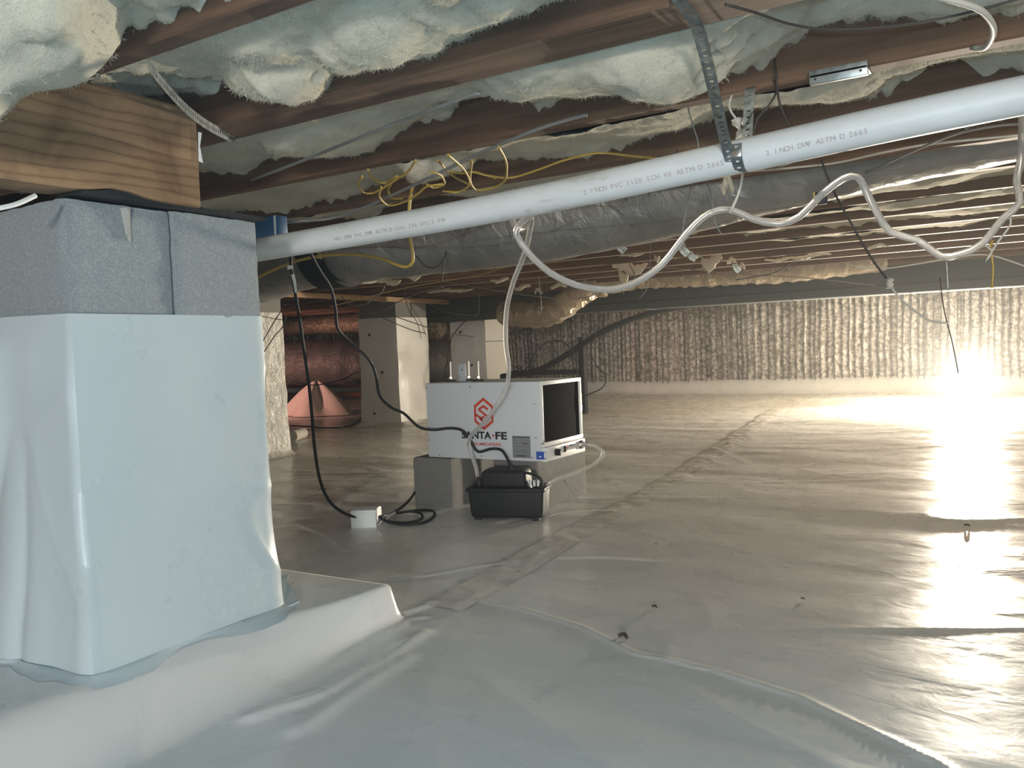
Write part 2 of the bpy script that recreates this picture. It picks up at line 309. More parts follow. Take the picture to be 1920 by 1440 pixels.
# ------------------------------------------------------------------ insulation batts, bay by bay
def bay(k): return .817+.397*k, .817+.397*(k+1)-(.10 if k == 0 else .04)
def batt(k, x0, x1, step, base, sl, amp, hangs, label, group=None, gaps=(), mat_=None):
    y0, y1 = bay(k); y0 += .001; y1 -= .001
    hy = [h_ for h_ in hangs if h_[-1] > 0]
    nx = int((x1-x0)/step); ny = max(8, int((y1-y0)/step)); x = np.linspace(x0, x1, nx); t = np.linspace(0, 1, ny)
    X, T = np.meshgrid(x, t, indexing='ij'); Yy = y0+(y1-y0)*T
    z = base+sl*T*(1+.9*vn(X*4.5+k*3.1, T*.5, 31+k))+amp*fbm(X*3+k, Yy*4, 7+k, 3)
    z += .006*vn(X*6+T*3.2, T*1.8-X*2.5, 91+k)+.004*np.abs(vn(X*9-T*3, T*2.2+X*3, 95+k))+.0025*vn(X*24+T*14, Yy*18, 17+k)+(.002+.009*sst(.75, 1, T))*vn(X*48+T*9, Yy*30, 19)+(.001+.005*sst(.85, 1, T))*vn(X*120, Yy*90, 29)
    for cx, cy, rx, ry, dp in hangs:
        wx = X+.05*vn(X*7, T*2, 5)+.018*vn(X*26, Yy*24, 61)+.008*vn(X*60, Yy*60, 63); wy = Yy+.03*vn(X*5, T*3, 8)
        r = np.sqrt(((wx-cx)/rx)**2+((wy-cy)/ry)**2); z -= dp*np.clip(1-r**2.2, 0, 1)**.75 if dp > 0 else 0
        if dp < 0: z += -dp*(1-sst(.75, 1.05, r))
    z = np.minimum(z, 1.285); ed = np.minimum(sst(0, .05, X-x0), sst(0, .05, x1-X)); z = z*ed+1.28*(1-ed)
    low = z < ZJ       # where it sags below the joists it spills sideways a little
    sp = np.clip(ZJ-z, 0, .2)*.35; Yb = Yy+np.where(T < .5, -1, 1)*sp*np.abs(2*T-1)*(T > .02)*(T < .98)
    G = np.stack([X, Yb, z], -1); v = G.reshape(-1, 3); F = gridf(nx, ny)
    if step < .0125:      # loose glass fibres standing off the torn surface
        nb = 42000; i = rng.integers(1, nx-1, nb); j = rng.integers(1, ny-1, nb)
        nm = np.cross(G[i+1, j]-G[i-1, j], G[i, np.minimum(j+1, ny-1)]-G[i, j-1]); nm /= np.linalg.norm(nm, axis=1)[:, None]+1e-9; nm *= np.where(nm[:, 2] > 0, -1, 1)[:, None]
        b0 = G[i, j]+rng.uniform(-.5, .5, (nb, 3))*step*[1, 1, 0]; dr = rng.normal(0, 1, (nb, 3)); dr += nm*.55; dr /= np.linalg.norm(dr, axis=1)[:, None]
        dr = np.where(((dr*nm).sum(1) < .05)[:, None], dr-2*nm*(dr*nm).sum(1)[:, None]+nm*.1, dr); L = rng.uniform(.003, .010, nb)[:, None]; sd = np.cross(dr, rng.normal(0, 1, (nb, 3))); sd /= np.linalg.norm(sd, axis=1)[:, None]+1e-9
        keep = z[i, j] < 1.25; b0, dr, L, sd = b0[keep], dr[keep], L[keep], sd[keep]; nb = len(b0); sd = sd*.00045
        q = np.stack([b0-sd, b0+sd, b0+dr*L], 1).reshape(-1, 3); n0 = len(v); v = np.vstack([v, q]); F = F.tolist()+(n0+np.arange(3*nb).reshape(-1, 3)).tolist()
    o = mk('insulation_batt', v, F, mat_ or M_ins, None, 180); tag(o, label, 'insulation', group); return o
batt(-1, -2.6, 1.0, .009, 1.075, .01, .012, [(-1.13, .585, .19, .17, .13), (-1.27, .5, .2, .16, .06)], 'thick white insulation batt hanging over the pale wood beam at upper left')
batt(0, -1.7, 1.0, .008, 1.072, .055, .013, [(-1.08, 1.04, .12, .12, .055), (-.97, .98, .12, .13, .03), (-.78, 1.02, .15, .13, .05), (-.57, .98, .14, .17, .045), (-1.27, .98, .06, .16, -.07)], 'lumpy white insulation batt between the two nearest joists')
batt(1, -2.4, 1.0, .008, 1.078, .045, .015, [(-.62, 1.37, .25, .15, .055), (-.42, 1.36, .22, .14, .03), (-1.35, 1.45, .2, .15, .03), (-.1, 1.36, .35, .16, -.05), (-.98, 1.53, .13, .09, -.09)], 'white insulation batt sagging deepest below the joist, behind the metal strap')
batt(2, -2.6, 1.2, .010, 1.072, .045, .02, [(-1.27, 1.72, .10, .12, .06), (-.36, 1.7, .16, .12, .025), (-.05, 1.85, .2, .14, -.08)], 'torn white insulation batt with a pointed flap above the yellow cable coils')
batt(3, -3.2, 1.2, .012, 1.085, .05, .03, [(-1.6, 2.15, .3, .15, .02), (-.9, 2.3, .1, .1, -.1), (-1.75, 2.3, .07, .1, -.1)], 'white insulation batt directly above the white drain pipe')
for k in (5, 6, 7, 8):
    batt(k, -4.5, 1.8, .018, 1.072, .03, .035, [(-.5+.3*(k-5), bay(k)[0]+.15, .35, .14, .02), (-2.6+.2*(k-5), bay(k)[0]+.2, 1.35, .25, -.12)], ['white insulation batt just behind the long grey duct, over its right end', 'thin lit insulation batt two joists behind the long grey duct', 'ragged insulation batt three joists behind the grey duct, at the right', 'ragged insulation batt four joists behind the grey duct, at the right'][k-5])
for k in list(range(9, 21))+[4, -2, -3]:
    a = batt(k, -11, 3, .06, 1.17, .03, .05, [], 'white insulation tucked high between the far brown joists' if k > 8 else ('insulation above the long grey duct' if k == 4 else 'insulation between the joists behind the viewpoint'), 'insulation tucked between the far joists' if k > 8 else ('insulation behind the viewpoint' if k < 0 else None))
# scraps of insulation caught under joists
def scrap(px, py, z, w_, h_, s_):
    p = P(px, py, z=z); n_ = 14; v = []; f = []
    for i in range(n_):
        for j in range(8):
            t = 2*math.pi*j/8; u_ = i/(n_-1); r = (math.sin(math.pi*min(1, u_*.92+.08))**.6)*(1+.35*random.uniform(-1, 1))
            v.append((p[0]+(u_-.5)*w_, p[1]+.012*r*math.cos(t), p[2]+h_*.5*r*math.sin(t)-(.3*h_*math.sin(u_*6+s_))))
    for i in range(n_-1):
        for j in range(8): f.append([i*8+j, i*8+(j+1) % 8, (i+1)*8+(j+1) % 8, (i+1)*8+j])
    return mk('insulation_scrap', v, f, M_ins, None, 180)
SC = [(1180, 358, 1.05, .05, .02), (1213, 353, 1.055, .06, .012), (1365, 345, .985, .03, .05), (1450, 310, 1.058, .12, .01), (1182, 500, 1.05, .16, .05), (1170, 520, 1.05, .06, .10), (1335, 490, 1.05, .09, .06), (1305, 482, 1.055, .07, .02), (1372, 489, 1.055, .05, .03), (1392, 499, 1.055, .03, .03),
      (1185, 478, 1.055, .14, .012), (1232, 484, 1.055, .03, .03), (938, 525, 1.055, .12, .02), (980, 538, 1.05, .1, .03), (1048, 536, 1.05, .1, .025), (1010, 545, 1.045, .05, .04), (730, 527, 1.05, .16, .04), (775, 518, 1.05, .13, .03), (1462, 486, 1.055, .15, .015), (1520, 480, 1.055, .2, .02), (1645, 462, 1.055, .1, .02), (600, 480, 1.0, .02, .03), (845, 545, 1.05, .3, .02)]
SCL = ['torn insulation wisp hanging from the drain pipe left of the strap', 'short insulation shred next to the wisp under the drain pipe', 'tuft of pale insulation hanging below the pipe strap', 'thin insulation strip along the underside of the drain pipe right of the strap', 'widest torn insulation scrap under the far brown joists, above the silver duct', 'narrow pale scrap hanging straight down above the silver duct', 'insulation scrap dangling over the right part of the far joists', 'small shred just left of the scrap dangling at the right of the far joists', 'small shred just right of the scrap dangling at the far joists', 'smallest shred at the right end above the silver duct', 'thin flat strip of insulation in the middle of the far joists', 'tiny insulation bit beside the thin flat strip', 'flat insulation shred above the farthest pier', 'flat shred between the clear tube and the silver duct bend', 'insulation shred directly above the silver duct bend', 'small shred just right of the farthest pier top', 'crumpled insulation shred below the grey duct, left one over the middle pier', 'crumpled insulation shred below the grey duct, right one over the middle pier', 'long bright insulation strip lying under the lit far joists', 'second bright strip under the lit far joists, further right', 'small bright shred under the joists near the right clear tube', 'tiny white drip of insulation under the drain pipe beside the black cord', 'long insulation strip along the tan plate between the far piers']
for i, (px, py, z, w_, h_) in enumerate(SC):
    d = np.linalg.norm(P(px, py, z=z)-EYE); k = max(1, d/3.5)*(1 if i in (2, 4, 6) else .8)
    tag(scrap(px, py, z, w_*k, h_*k, i), SCL[i], 'insulation scrap')
# ------------------------------------------------------------------ piers
def wrap(parent, x0, x1, y0, y1, ztop, zbot, step, m, flare=.03, fold=.004, skirt=.09, bulge=0, seed=0):
    pts = []; nrm = []
    def seg(a, b, nr):
        L = math.dist(a, b); k = max(2, int(L/step))
        for i in range(k): t = i/k; pts.append((a[0]+(b[0]-a[0])*t, a[1]+(b[1]-a[1])*t)); nrm.append(nr)
    seg((x1, y0), (x1, y1), (1, 0)); seg((x1, y1), (x0, y1), (0, 1)); seg((x0, y1), (x0, y0), (-1, 0)); seg((x0, y0), (x1, y0), (0, -1))
    p = np.array(pts); nr = np.array(nrm, float); nr = sum(np.roll(nr, s_, 0) for s_ in (-1, 0, 1)); nr /= np.linalg.norm(nr, axis=1)[:, None]
    n_ = len(p); zs = np.linspace(ztop, zbot, max(6, int((ztop-zbot)/step))); S_ = np.arange(n_)*step; V = []
    for z in zs:
        u = (ztop-z)/(ztop-zbot); o = .004+flare*sst(.55, 1, u)**1.5
        ff = (1-np.abs(vn(S_*5+z*3, z*4-S_*2, 5+seed)))**6*sst(-.1, .6, vn(S_*2.2, z*2.2, 8+seed))
        d = o+fold*(1.2*vn(S_*7, z*6, seed)+2.2*ff)*(.3+.7*sst(0, .25, u))
        if bulge:   # loose pleats on the -Y face, strongest away from the corner
            fy = sst(-.9, -.999, nr[:, 1]); away = sst(0.02, .28, x1-p[:, 0])
            pl = np.abs(vn((x1-p[:, 0])*13+z*1.6, z*1.4, 23))
            d = d+fy*bulge*(away*(.55+.9*pl)*sst(0, .12, u)+.18*sst(.25, .6, u)*pl)
            fx = sst(.9, .999, nr[:, 0]); d = d+fx*.003*sst(.1, .5, u)*vn((p[:, 1])*5, z*4, 77)
        q = p+nr*d[:, None]; V.append(np.column_stack([q, np.full(n_, z)+(.004*vn(S_*3, 0, 3) if u < .01 else 0)]))
    lw = V[-1][:, :2]
    for t in (.15, .4, .7, 1):
        ex = skirt*(t)*(.75+.5*vn(S_*6, 0, 12+seed)+.25*vn(S_*25, 0, 14)); q = lw+nr*ex[:, None]
        V.append(np.column_stack([q, H(q[:, 0], q[:, 1])+(zbot-H(lw[:, 0], lw[:, 1]))*(1-t)**3+.0006+(1-t)*(.003+.003*vn(S_*18, t*3, 9))]))
    V = np.array(V); r_ = len(V)
    f = [[i*n_+j, i*n_+(j+1) % n_, (i+1)*n_+(j+1) % n_, (i+1)*n_+j] for i in range(r_-1) for j in range(n_)]
    return mk('plastic_wrap', V.reshape(-1, 3), f, m, parent, 48)
def rough_block(parent, x0, x1, y0, y1, z0, z1, m, st=.012, amp=.0012):
    b_ = MB(); V = []; F = []
    def face(o, a, b2):
        o, a, b2 = [np.array(q, float) for q in (o, a, b2)]; na = max(2, int(np.linalg.norm(a)/st)); nb = max(2, int(np.linalg.norm(b2)/st)); n0 = len(V)
        for i in range(na+1):
            for j in range(nb+1): V.append(o+a*i/na+b2*j/nb)
        for i in range(na):
            for j in range(nb): q = n0+i*(nb+1)+j; F.append([q, q+nb+1, q+nb+2, q+1])
    dx, dy, dz = x1-x0, y1-y0, z1-z0
    face((x0, y0, z0), (dx, 0, 0), (0, 0, dz)); face((x1, y0, z0), (0, dy, 0), (0, 0, dz)); face((x1, y1, z0), (-dx, 0, 0), (0, 0, dz)); face((x0, y1, z0), (0, -dy, 0), (0, 0, dz))
    face((x0, y0, z1), (dx, 0, 0), (0, dy, 0)); face((x0, y1, z0), (dx, 0, 0), (0, -dy, 0))
    V = np.array(V); c = np.array([(x0+x1)/2, (y0+y1)/2, (z0+z1)/2]); hh = np.array([dx, dy, dz])/2
    rr = .006; q = (V-c); inner = np.clip(q, -(hh-rr), hh-rr); dlt = q-inner; L = np.linalg.norm(dlt, axis=1)[:, None]; q = inner+dlt/np.maximum(L, 1e-9)*np.minimum(L, rr)
    nse = np.stack([vn(V[:, 0]*70+V[:, 2]*53, V[:, 1]*70+V[:, 2]*31, s_) for s_ in (1, 2, 3)], -1)*amp
    bm = bmesh.new(); vs_ = [bm.verts.new(a) for a in (q+c+nse)]
    for fc in F: bm.faces.new([vs_[i] for i in fc])
    bmesh.ops.remove_doubles(bm, verts=bm.verts, dist=.0008); bmesh.ops.recalc_face_normals(bm, faces=bm.faces); bm.verts.index_update()
    v = [a.co[:] for a in bm.verts]; f = [[a.index for a in fc.verts] for fc in bm.faces]; bm.free()
    return mk('concrete_block', v, f, m, parent, 50)
# near pier
px0, px1, py0, py1 = -1.728, -1.328, .787, 1.185
pier = empty('pier', (-1.51, .98, 0), 'near pier wrapped in white plastic with two bare grey blocks on top, at left', 'pier')
rough_block(pier, px0, px1, py0, .984, .682, .878, M_blk)
rough_block(pier, px0+.003, px1+.005, .987, py1, .682, .880, M_blk)
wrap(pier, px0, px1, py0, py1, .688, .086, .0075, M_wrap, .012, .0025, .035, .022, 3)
MB().box(px0+.02, px1-.02, py0+.02, py1-.02, .0, .69).build('pier_core', M_blk2, pier)
mo = MB()   # drip of mortar on the block face
for (a, b_, w_) in ((.895, .86, .009), (.893, .845, .007), (.896, .835, .005)):
    mo.cyl((px1+.0015, a, .872), (px1+.0015, a+.004, b_-.02), w_, .003, 8)
M_mort = conc('pale_mortar', (.40, .41, .38), (.46, .46, .43)); mo.build('mortar_drip', M_mort, pier)
# wood beam over the pier and what lies under it
gd = empty('beam', (-1.33, .2, .88), 'pale wood beam with knots resting on the near grey blocks', 'beam')
V = []; ys_ = np.linspace(-5.9, 1.022, 200)
for y in ys_:
    zb = .884+.0*y+.012*math.exp(-((y-.86)/.05)**2)
    for (x, z) in ((-1.29, 1.063), (-1.287, 1.058), (-1.287, zb+.004), (-1.29, zb), (-1.365, zb), (-1.368, zb+.004), (-1.368, 1.063)): V.append((x, y, z))
F = [[7*i+k, 7*i+(k+1) % 7, 7*i+7+(k+1) % 7, 7*i+7+k] for i in range(199) for k in range(7)]+[[6, 5, 4, 3, 2, 1, 0], [199*7+k for k in range(7)]]
mk('beam_timber', V, F, M_gird, gd, 30)
mem = MB()
V = [(-1.30-(.0 if j else .07), y, .8815+(.0 if i == 0 else .006+.016*math.sin(math.pi*min(1, max(0, (y-.82)/.2))))) for y in np.linspace(.8, 1.19, 30) for i in (0, 1) for j in (0, 1)]
F = []
for i in range(29):
    a = 4*i
    F += [[a+1, a+5, a+7, a+3], [a+3, a+7, a+6, a+2], [a, a+2, a+6, a+4], [a, a+4, a+5, a+1]]
F += [[0, 1, 3, 2], [116, 118, 119, 117]]
tag(mk('membrane_strip', V, F, M_mem, None, 40), 'black membrane strip squeezed between the pale beam and the near grey blocks', 'membrane')
tg = MB().tube([P(-10, 392, X=-1.27), P(30, 383, X=-1.272), P(66, 367, X=-1.28)], .004, 6)
tag(tg.build('plastic_strip', M_paper), 'white plastic strip poking out under the pale beam at far left', 'plastic strip')
pt = P(376, 275, Y=1.028); mt = MB()
mt.prism([(-.006, -.028), (.003, -.03), (-.002, 0), (.004, .026), (-.004, .026)], pt, (0, 1, 0), (0, 0, 1), (1, 0, 0), .001)
tag(mt.build('paper_tag', M_paper), 'small curled white paper tag at the end of the pale beam', 'tag')
# far piers
def far_pier(label, x0, x1, y0, y1, joint, top, m, seed, sk=.05):
    r = empty('pier', ((x0+x1)/2, (y0+y1)/2, 0), label, 'pier'); ym = (y0+y1)/2
    rough_block(r, x0, x1, y0, ym-.002, joint-.01, top, M_blk2, .03); rough_block(r, x0+.003, x1+.002, ym+.002, y1, joint-.01, top, M_blk2, .03)
    wrap(r, x0, x1, y0, y1, joint, .04, .022, m, .015, .004, sk, 0, seed); MB().box(x0+.02, x1-.02, y0+.02, y1-.02, 0, joint).build('pier_core', M_blk2, r)
    for (a, b_) in ((.85, .3), (.5, .6), (.12, .35)): MB().cyl((x0+(x1-x0)*b_, y0-.008, joint*a), (x0+(x1-x0)*b_, y0-.018, joint*a), .012, n=8).build('fastener', M_dcab, r)
    return r
far_pier('plastic-wrapped pier in the middle distance, left of the dehumidifier', -4.73, -4.33, 5.29, 5.70, .9, 1.03, M_wrapfar, 20, .12)
far_pier('farthest wrapped pier, standing behind the dehumidifier', -4.73, -4.33, 6.61, 7.02, .925, 1.03, M_wrapfar, 31)
far_pier('wrapped pier with crinkled shiny plastic, right beside the near pier in view', -4.2, -3.80, 3.1, 3.56, .875, 1.03, M_wrapold, 44)
sb = MB().box(-4.36, -4.30, 3.9, 6.95, 1.022, 1.06, .003)
tag(sb.build('lumber_plate', M_tan), 'light tan lumber plate lying along the tops of the far piers', 'plate')
# ------------------------------------------------------------------ footing flap of liner
ft = MB(); o_ = P(545, 1085, z=.09)
V = [P(522, 1080, z=.10), P(541, 1077, z=.10), P(538, 1088, z=.095), P(562, 1127, z=.085), P(530, 1140, z=.084), P(522, 1110, z=.09)]
V = [np.array(q) for q in V]; V2 = [q+np.array([0, 0, -.003]) for q in V]
ft.add(V+V2, [[5, 4, 3, 2, 1, 0], [6, 7, 8, 9, 10, 11]]+[[i, (i+1) % 6, 6+(i+1) % 6, 6+i] for i in range(6)])
tag(ft.build('liner_flap', M_wrap, None, None), 'small pointed flap of white plastic at the foot of the near pier', 'plastic flap')
# ------------------------------------------------------------------ pvc drain pipe
A0 = np.array([-2.6, 1.50, .868]); A1 = np.array([-1.63, 1.49, .881]); A2 = np.array([-.90, 1.455, .893]); A3 = np.array([-.4, 1.46, .922]); A4 = np.array([.0, 1.47, .948]); A5 = np.array([.9, 1.49, .985])
pp = empty('drain_pipe', tuple(A3), 'long white plastic drain pipe with faint red print slung under the joists', 'pipe')
MB().tube([A0, A1, A2, A3, A4, A5], .0292, 28, step=.04).build('pipe', M_pvc, pp)
def text(s_, size, O, A, B, mt_, parent, name='lettering', off=0, ext=.0004, align='LEFT'):
    cu = bpy.data.curves.new(name, 'FONT'); cu.body = s_; cu.size = size; cu.extrude = ext; cu.offset = off; cu.align_x = align; cu.resolution_u = 3
    t = bpy.data.objects.new('t', cu); C.objects.link(t); bpy.context.view_layer.update()
    me = bpy.data.meshes.new_from_object(t.evaluated_get(bpy.context.evaluated_depsgraph_get())); bpy.data.objects.remove(t)
    A, B, O = [np.array(q, float) for q in (A, B, O)]; Nn = np.cross(A, B); off_ = OFF.get(parent, np.zeros(3))
    for v_ in me.vertices: v_.co = Vector(O+A*v_.co.x+B*v_.co.y+Nn*v_.co.z-off_)
    o = bpy.data.objects.new(name, me); C.objects.link(o); me.materials.append(mt_); o.parent = parent; OFF[o] = off_; return o
PP, PT = path([A0, A1, A2, A3, A4, A5], .01); PL = np.concatenate([[0], np.cumsum(np.linalg.norm(np.diff(PP, axis=0), axis=1))])
def pipe_text(s_, xa, xb, size):      # letters set one by one round the pipe wall
    la = np.interp(xa, PP[:, 0], PL); lb = np.interp(xb, PP[:, 0], PL); mb = MB()
    for i, ch in enumerate(s_):
        if ch == ' ': continue
        l = la+(lb-la)*i/len(s_); c = np.array([np.interp(l, PL, PP[:, k]) for k in range(3)]); A = np.array([np.interp(l, PL, PT[:, k]) for k in range(3)]); A /= np.linalg.norm(A)
        nrm = np.array([0, -.93, -.36]); nrm -= A*(nrm@A); nrm /= np.linalg.norm(nrm); B = np.cross(nrm, A)
        t = text(ch, size, c+nrm*.0296-B*size*.35, A, B, M_print, None, 'glyph', 0, .0003); mb.add([v.co[:] for v in t.data.vertices], [list(p.vertices) for p in t.data.polygons]); bpy.data.objects.remove(t)
    mb.build('pipe_lettering', M_print, pp, None)
pipe_text('2 INCH PVC 1120 SCH 40 ASTM-D 2665', -.70, -.43, .0125)
pipe_text('NSF-DWV PVC DWV ASTM-D 2665 226-3PC-5 PW', -1.36, -1.03, .0125)
pipe_text('2 INCH DWV ASTM-D 2665', -.36, -.20, .012)
# metal hanger strap: V of perforated tape around the pipe
def strap_mesh(pts, wvec, wd, t=.0009, hole=.0033, pitch=.0125):
    Pp, T = path(pts, pitch/4); V = []; F = []
    wv_ = np.array(wvec, float)
    # quads with square holes: 5 columns x rows; leave centre quad out on alternate rows
    cols = [-.5, -.17, .17, .5]
    for k in range(len(Pp)):
        u = wv_-T[k]*(wv_@T[k]); u /= np.linalg.norm(u)
        for c_ in cols: V.append(Pp[k]+u*c_*wd)
    for k in range(len(Pp)-1):
        for j in range(3):
            if j == 1 and k % 4 == 1: continue
            F.append([k*4+j, k*4+j+1, (k+1)*4+j+1, (k+1)*4+j])
    bm = bmesh.new(); vs_ = [bm.verts.new(q) for q in V]
    for q in F: bm.faces.new([vs_[i] for i in q])
    bmesh.ops.solidify(bm, geom=bm.faces[:], thickness=t); bm.verts.index_update()
    return [q.co[:] for q in bm.verts], [[q.index for q in fc.verts] for fc in bm.faces]
st = empty('pipe_strap', tuple(P(1380, 300, Y=1.46)), 'perforated galvanized strap holding the white pipe from a joist', 'strap')
c = P(1378, 300, Y=1.46)[0]; cz = .925; R_ = .0315
under = [(c, 1.46-R_*math.cos(t), cz-R_*math.sin(t)) for t in np.linspace(.2, math.pi-.2, 9)]
v, f = strap_mesh([(-.385, 1.098, 1.13), (-.386, 1.098, 1.085), (-.386, 1.10, 1.064), (-.388, 1.19, 1.045)]+[(c, 1.40, cz+.02)]+under[1:], (1, 0, 0), .019)
mk('strap_near_leg', v, f, M_galv, st, 40)
v, f = strap_mesh([(c+.012, 1.46-R_-.0, cz+.012), (c+.012, 1.46-R_*1.02, cz-.01)]+[(q[0]+.012, q[1], q[2]-.0012) for q in under[2:-1]]+[(c+.01, 1.50, cz+.02), (-.418, 1.565, 1.06), (-.417, 1.575, 1.075)], (1, 0, 0), .019)
mk('strap_far_leg', v, f, M_galv, st, 40)
sc = MB().cyl((-.385, 1.098, 1.113), (-.385, 1.09, 1.113), .006, .005, 12); sc.build('screw', M_chrome, st)
bl = MB().box(c+.004, c+.02, 1.425, 1.43, cz-.012, cz+.004, .001); bl.build('strap_buckle', M_chrome, st)
# second strap, upper left, from joist over the beam
v, f = strap_mesh([P(277, 118, z=1.06), P(300, 150, z=1.052), P(345, 200, z=1.048), P(385, 232, z=1.05), P(425, 254, z=1.060), P(440, 258, z=1.063)], (0, 0, 1), .019)
v = np.array(v); tag(mk('metal_strap', v, f, M_galv, None, 40), 'galvanized strap running slantwise over the end of the pale beam', 'strap')
# galvanized nail plate on third joist
pl = MB().box(-.31, -.214, 1.554, 1.5645, 1.048, 1.072, .001); pl.box(-.31, -.214, 1.554, 1.60, 1.060, 1.0635)
npz = pl.build('nail_plate', M_galv); tag(npz, 'bright metal bracket plate under the third joist, right of the strap', 'bracket')
for q in (-.30, -.225): MB().cyl((q, 1.5545, 1.056), (q, 1.552, 1.056), .002, n=8).build('nail_hole', M_dcab, npz)
# blue junction box
bb = MB(); q0 = P(486, 405, Y=1.62); q1 = P(535, 440, Y=1.62); bb.box(q0[0]-.06, q1[0]-.03, 1.62, 1.66, q1[2], q0[2]-.004, .004)
bx = bb.build('junction_box', M_bluebox); tag(bx, 'blue plastic junction box above the left end of the drain pipe', 'junction box')
MB().box(q1[0]-.038, q1[0]-.034, 1.616, 1.62, q1[2], q0[2]-.006).build('box_rib', M_paper, bx)
# ------------------------------------------------------------------ ducts
def ring(amp, fr, s_): return lambda k, i, t: 1+amp*math.sin(k*fr)+amp*1.2*float(vn(np.array([k*.4]), np.array([i*.5]), s_)[0])
D = [(-3.6, 2.85, 1.0), (-3.05, 2.72, 1.015), (-2.65, 2.60, 1.045), (-2.2, 2.59, 1.055), (-1.4, 2.60, 1.065), (-.9, 2.59, 1.11), (-.5, 2.585, 1.155), (-.1, 2.58, 1.195), (.4, 2.58, 1.20), (1.2, 2.58, 1.20)]
dt = empty('flexible_duct', (-1.4, 2.6, 1.0), 'long grey foil-jacketed duct running between joists behind the drain pipe', 'duct')
def tube_r(pts, r, n, rf, step): return MB().tube(pts, r, n, rf, step)
tube_r(D, .155, 40, lambda k, i, t: 1+.025*float(vn(np.array([k*.3]), np.array([i*.35]), 5)[0])+.012*float(vn(np.array([k*1.1]), np.array([i*.9]), 6)[0]), .035).build('duct_jacket', M_duct, dt, 180)
MB().tube([(-2.5, 2.595, 1.049), (-2.36, 2.592, 1.052)], .168, 40, step=.03).build('duct_band', M_mem, dt)
for a, b_ in ((1.03, .5),):
    w1 = MB().tube([(x, 2.6-.16*math.cos(t), 1.06-.16*math.sin(t)) for x, t in [(-2.9+.3*i, .5+.05*math.sin(i)) for i in range(9)]], .0012, 5); w1.build('duct_stay_wire', M_thin, dt)
# rectangular trunk + its silver branch
tk = empty('trunk_duct', (-1.5, 6.1, .88), 'dark grey rectangular trunk duct hanging in front of the foil wall', 'duct')
MB().box(-4.6, 1.5, 6.0, 6.22, .872, 1.062, .012).build('duct_body', M_trunk, tk)
for x in (-3.1, -2.45, -1.35, -.6, .1): MB().box(x, x+.012, 5.994, 6.22, .868, 1.062).build('duct_seam', M_trunk, tk)
MB().box(-4.6, 1.5, 5.992, 6.0, .925, .933).build('duct_edge', M_mem, tk)
fx = empty('flexible_duct', (-2.6, 5.6, .9), 'crinkled silver flexible duct sagging in front of the dark trunk duct', 'duct')
FD = [P(948, 588, Y=5.7), P(985, 590, Y=5.62), P(1015, 590, Y=5.6), P(1050, 578, Y=5.58), P(1085, 550, Y=5.6), P(1130, 530, Y=5.65), P(1200, 517, Y=5.72), P(1300, 512, Y=5.75), P(1420, 507, Y=5.78), P(1520, 500, Y=5.8), P(1600, 492, Y=5.85), P(1660, 484, Y=5.9)]
MB().tube(FD, .098, 26, lambda k, i, t: (1+.05*math.sin(k*1.9+.35*math.sin(i*.7))+.09*float(vn(np.array([k*.9+i*.15]), np.array([i*.6]), 5)[0]))*(1-.35*min(1, max(0, (k-60)/60))), .03).build('duct_jacket', M_flex, fx, 32)
# big ducts far left
def bigd(label, pts, r, m, amp=.03, fr=1.6, st_=.05):
    e = empty('flexible_duct', tuple(pts[0]), label, 'duct'); MB().tube(pts, r, 28, lambda k, i, t: 1+amp*math.sin(k*fr)+amp*float(vn(np.array([k*.5]), np.array([i*.4]), 9)[0]), st_).build('duct_jacket', m, e, 180); return e
bigd('large grey flexible duct lying low between the left piers', [(-8.2, 6.3, .54), (-7.2, 6.5, .545), (-6.5, 6.6, .54), (-6.0, 6.75, .52), (-5.7, 7.1, .5), (-5.55, 7.8, .48)], .245, M_ductd)
bigd('silver duct running level above the large grey duct at left', [P(520, 614, Y=7.0), P(600, 610, Y=7.05), P(680, 606, Y=7.1), P(730, 602, Y=7.2)], .11, M_flex)
bigd('crumpled foil duct hanging between the two far piers', [P(800, 560, Y=8.0), P(815, 620, Y=7.9), P(835, 665, Y=7.9), P(855, 720, Y=8.0)], .17, M_flex, .06)
bigd('tan crumpled foil duct low behind the farthest pier', [P(790, 690, Y=7.6), P(830, 670, Y=7.7), P(870, 600, Y=8.2)], .12, M_flex, .06)
# ------------------------------------------------------------------ far-left clutter lit red
def tent():
    cx, cy, _ = P(596, 779, z=0); n_ = 44; R_n = 14; V = [(cx-.05, cy+.05, .36)]; F = []
    for j in range(1, R_n+1):
        for i in range(n_):
            t = 2*math.pi*i/n_; u = j/R_n; cr = .5+.5*math.cos(t*5+.6); w_ = .36+.10*cr
            z = .36*(1-u**(.75+.6*cr))+.004; V.append((cx+w_*u*math.cos(t)*1.05, cy+w_*u*math.sin(t)*.7, max(z, Z(cx, cy)+.004)))
    for i in range(n_): F.append([0, 1+i, 1+(i+1) % n_])
    for j in range(R_n-1):
        for i in range(n_): F.append([1+j*n_+i, 1+(j+1)*n_+i, 1+(j+1)*n_+(i+1) % n_, 1+j*n_+(i+1) % n_])
    return mk('draped_sheet', V, F, M_pink, None, 25)
tag(tent(), 'peaked heap of draped plastic sheeting in pink light at far left', 'plastic sheet')
for i, (ya, za, lb) in enumerate(((8.7, .15, 'reddish lumber beam lying behind the draped sheet, upper one'), (8.55, .03, 'reddish lumber beam lying behind the draped sheet, lower one'))):
    q = P(565, 730, Y=ya); tag(MB().box(-9.6, -6.4, ya, ya+.09, za, za+(.11 if i == 0 else .06), .004).build('lumber', M_red), lb, 'lumber')
rp = MB().tube([P(548, 818, z=.04), P(568, 812, z=.045)], .04, 18); o = rp.build('sheeting_roll', M_wcab); tag(o, 'short pale roll lying on the liner near the crinkled pier', 'roll')
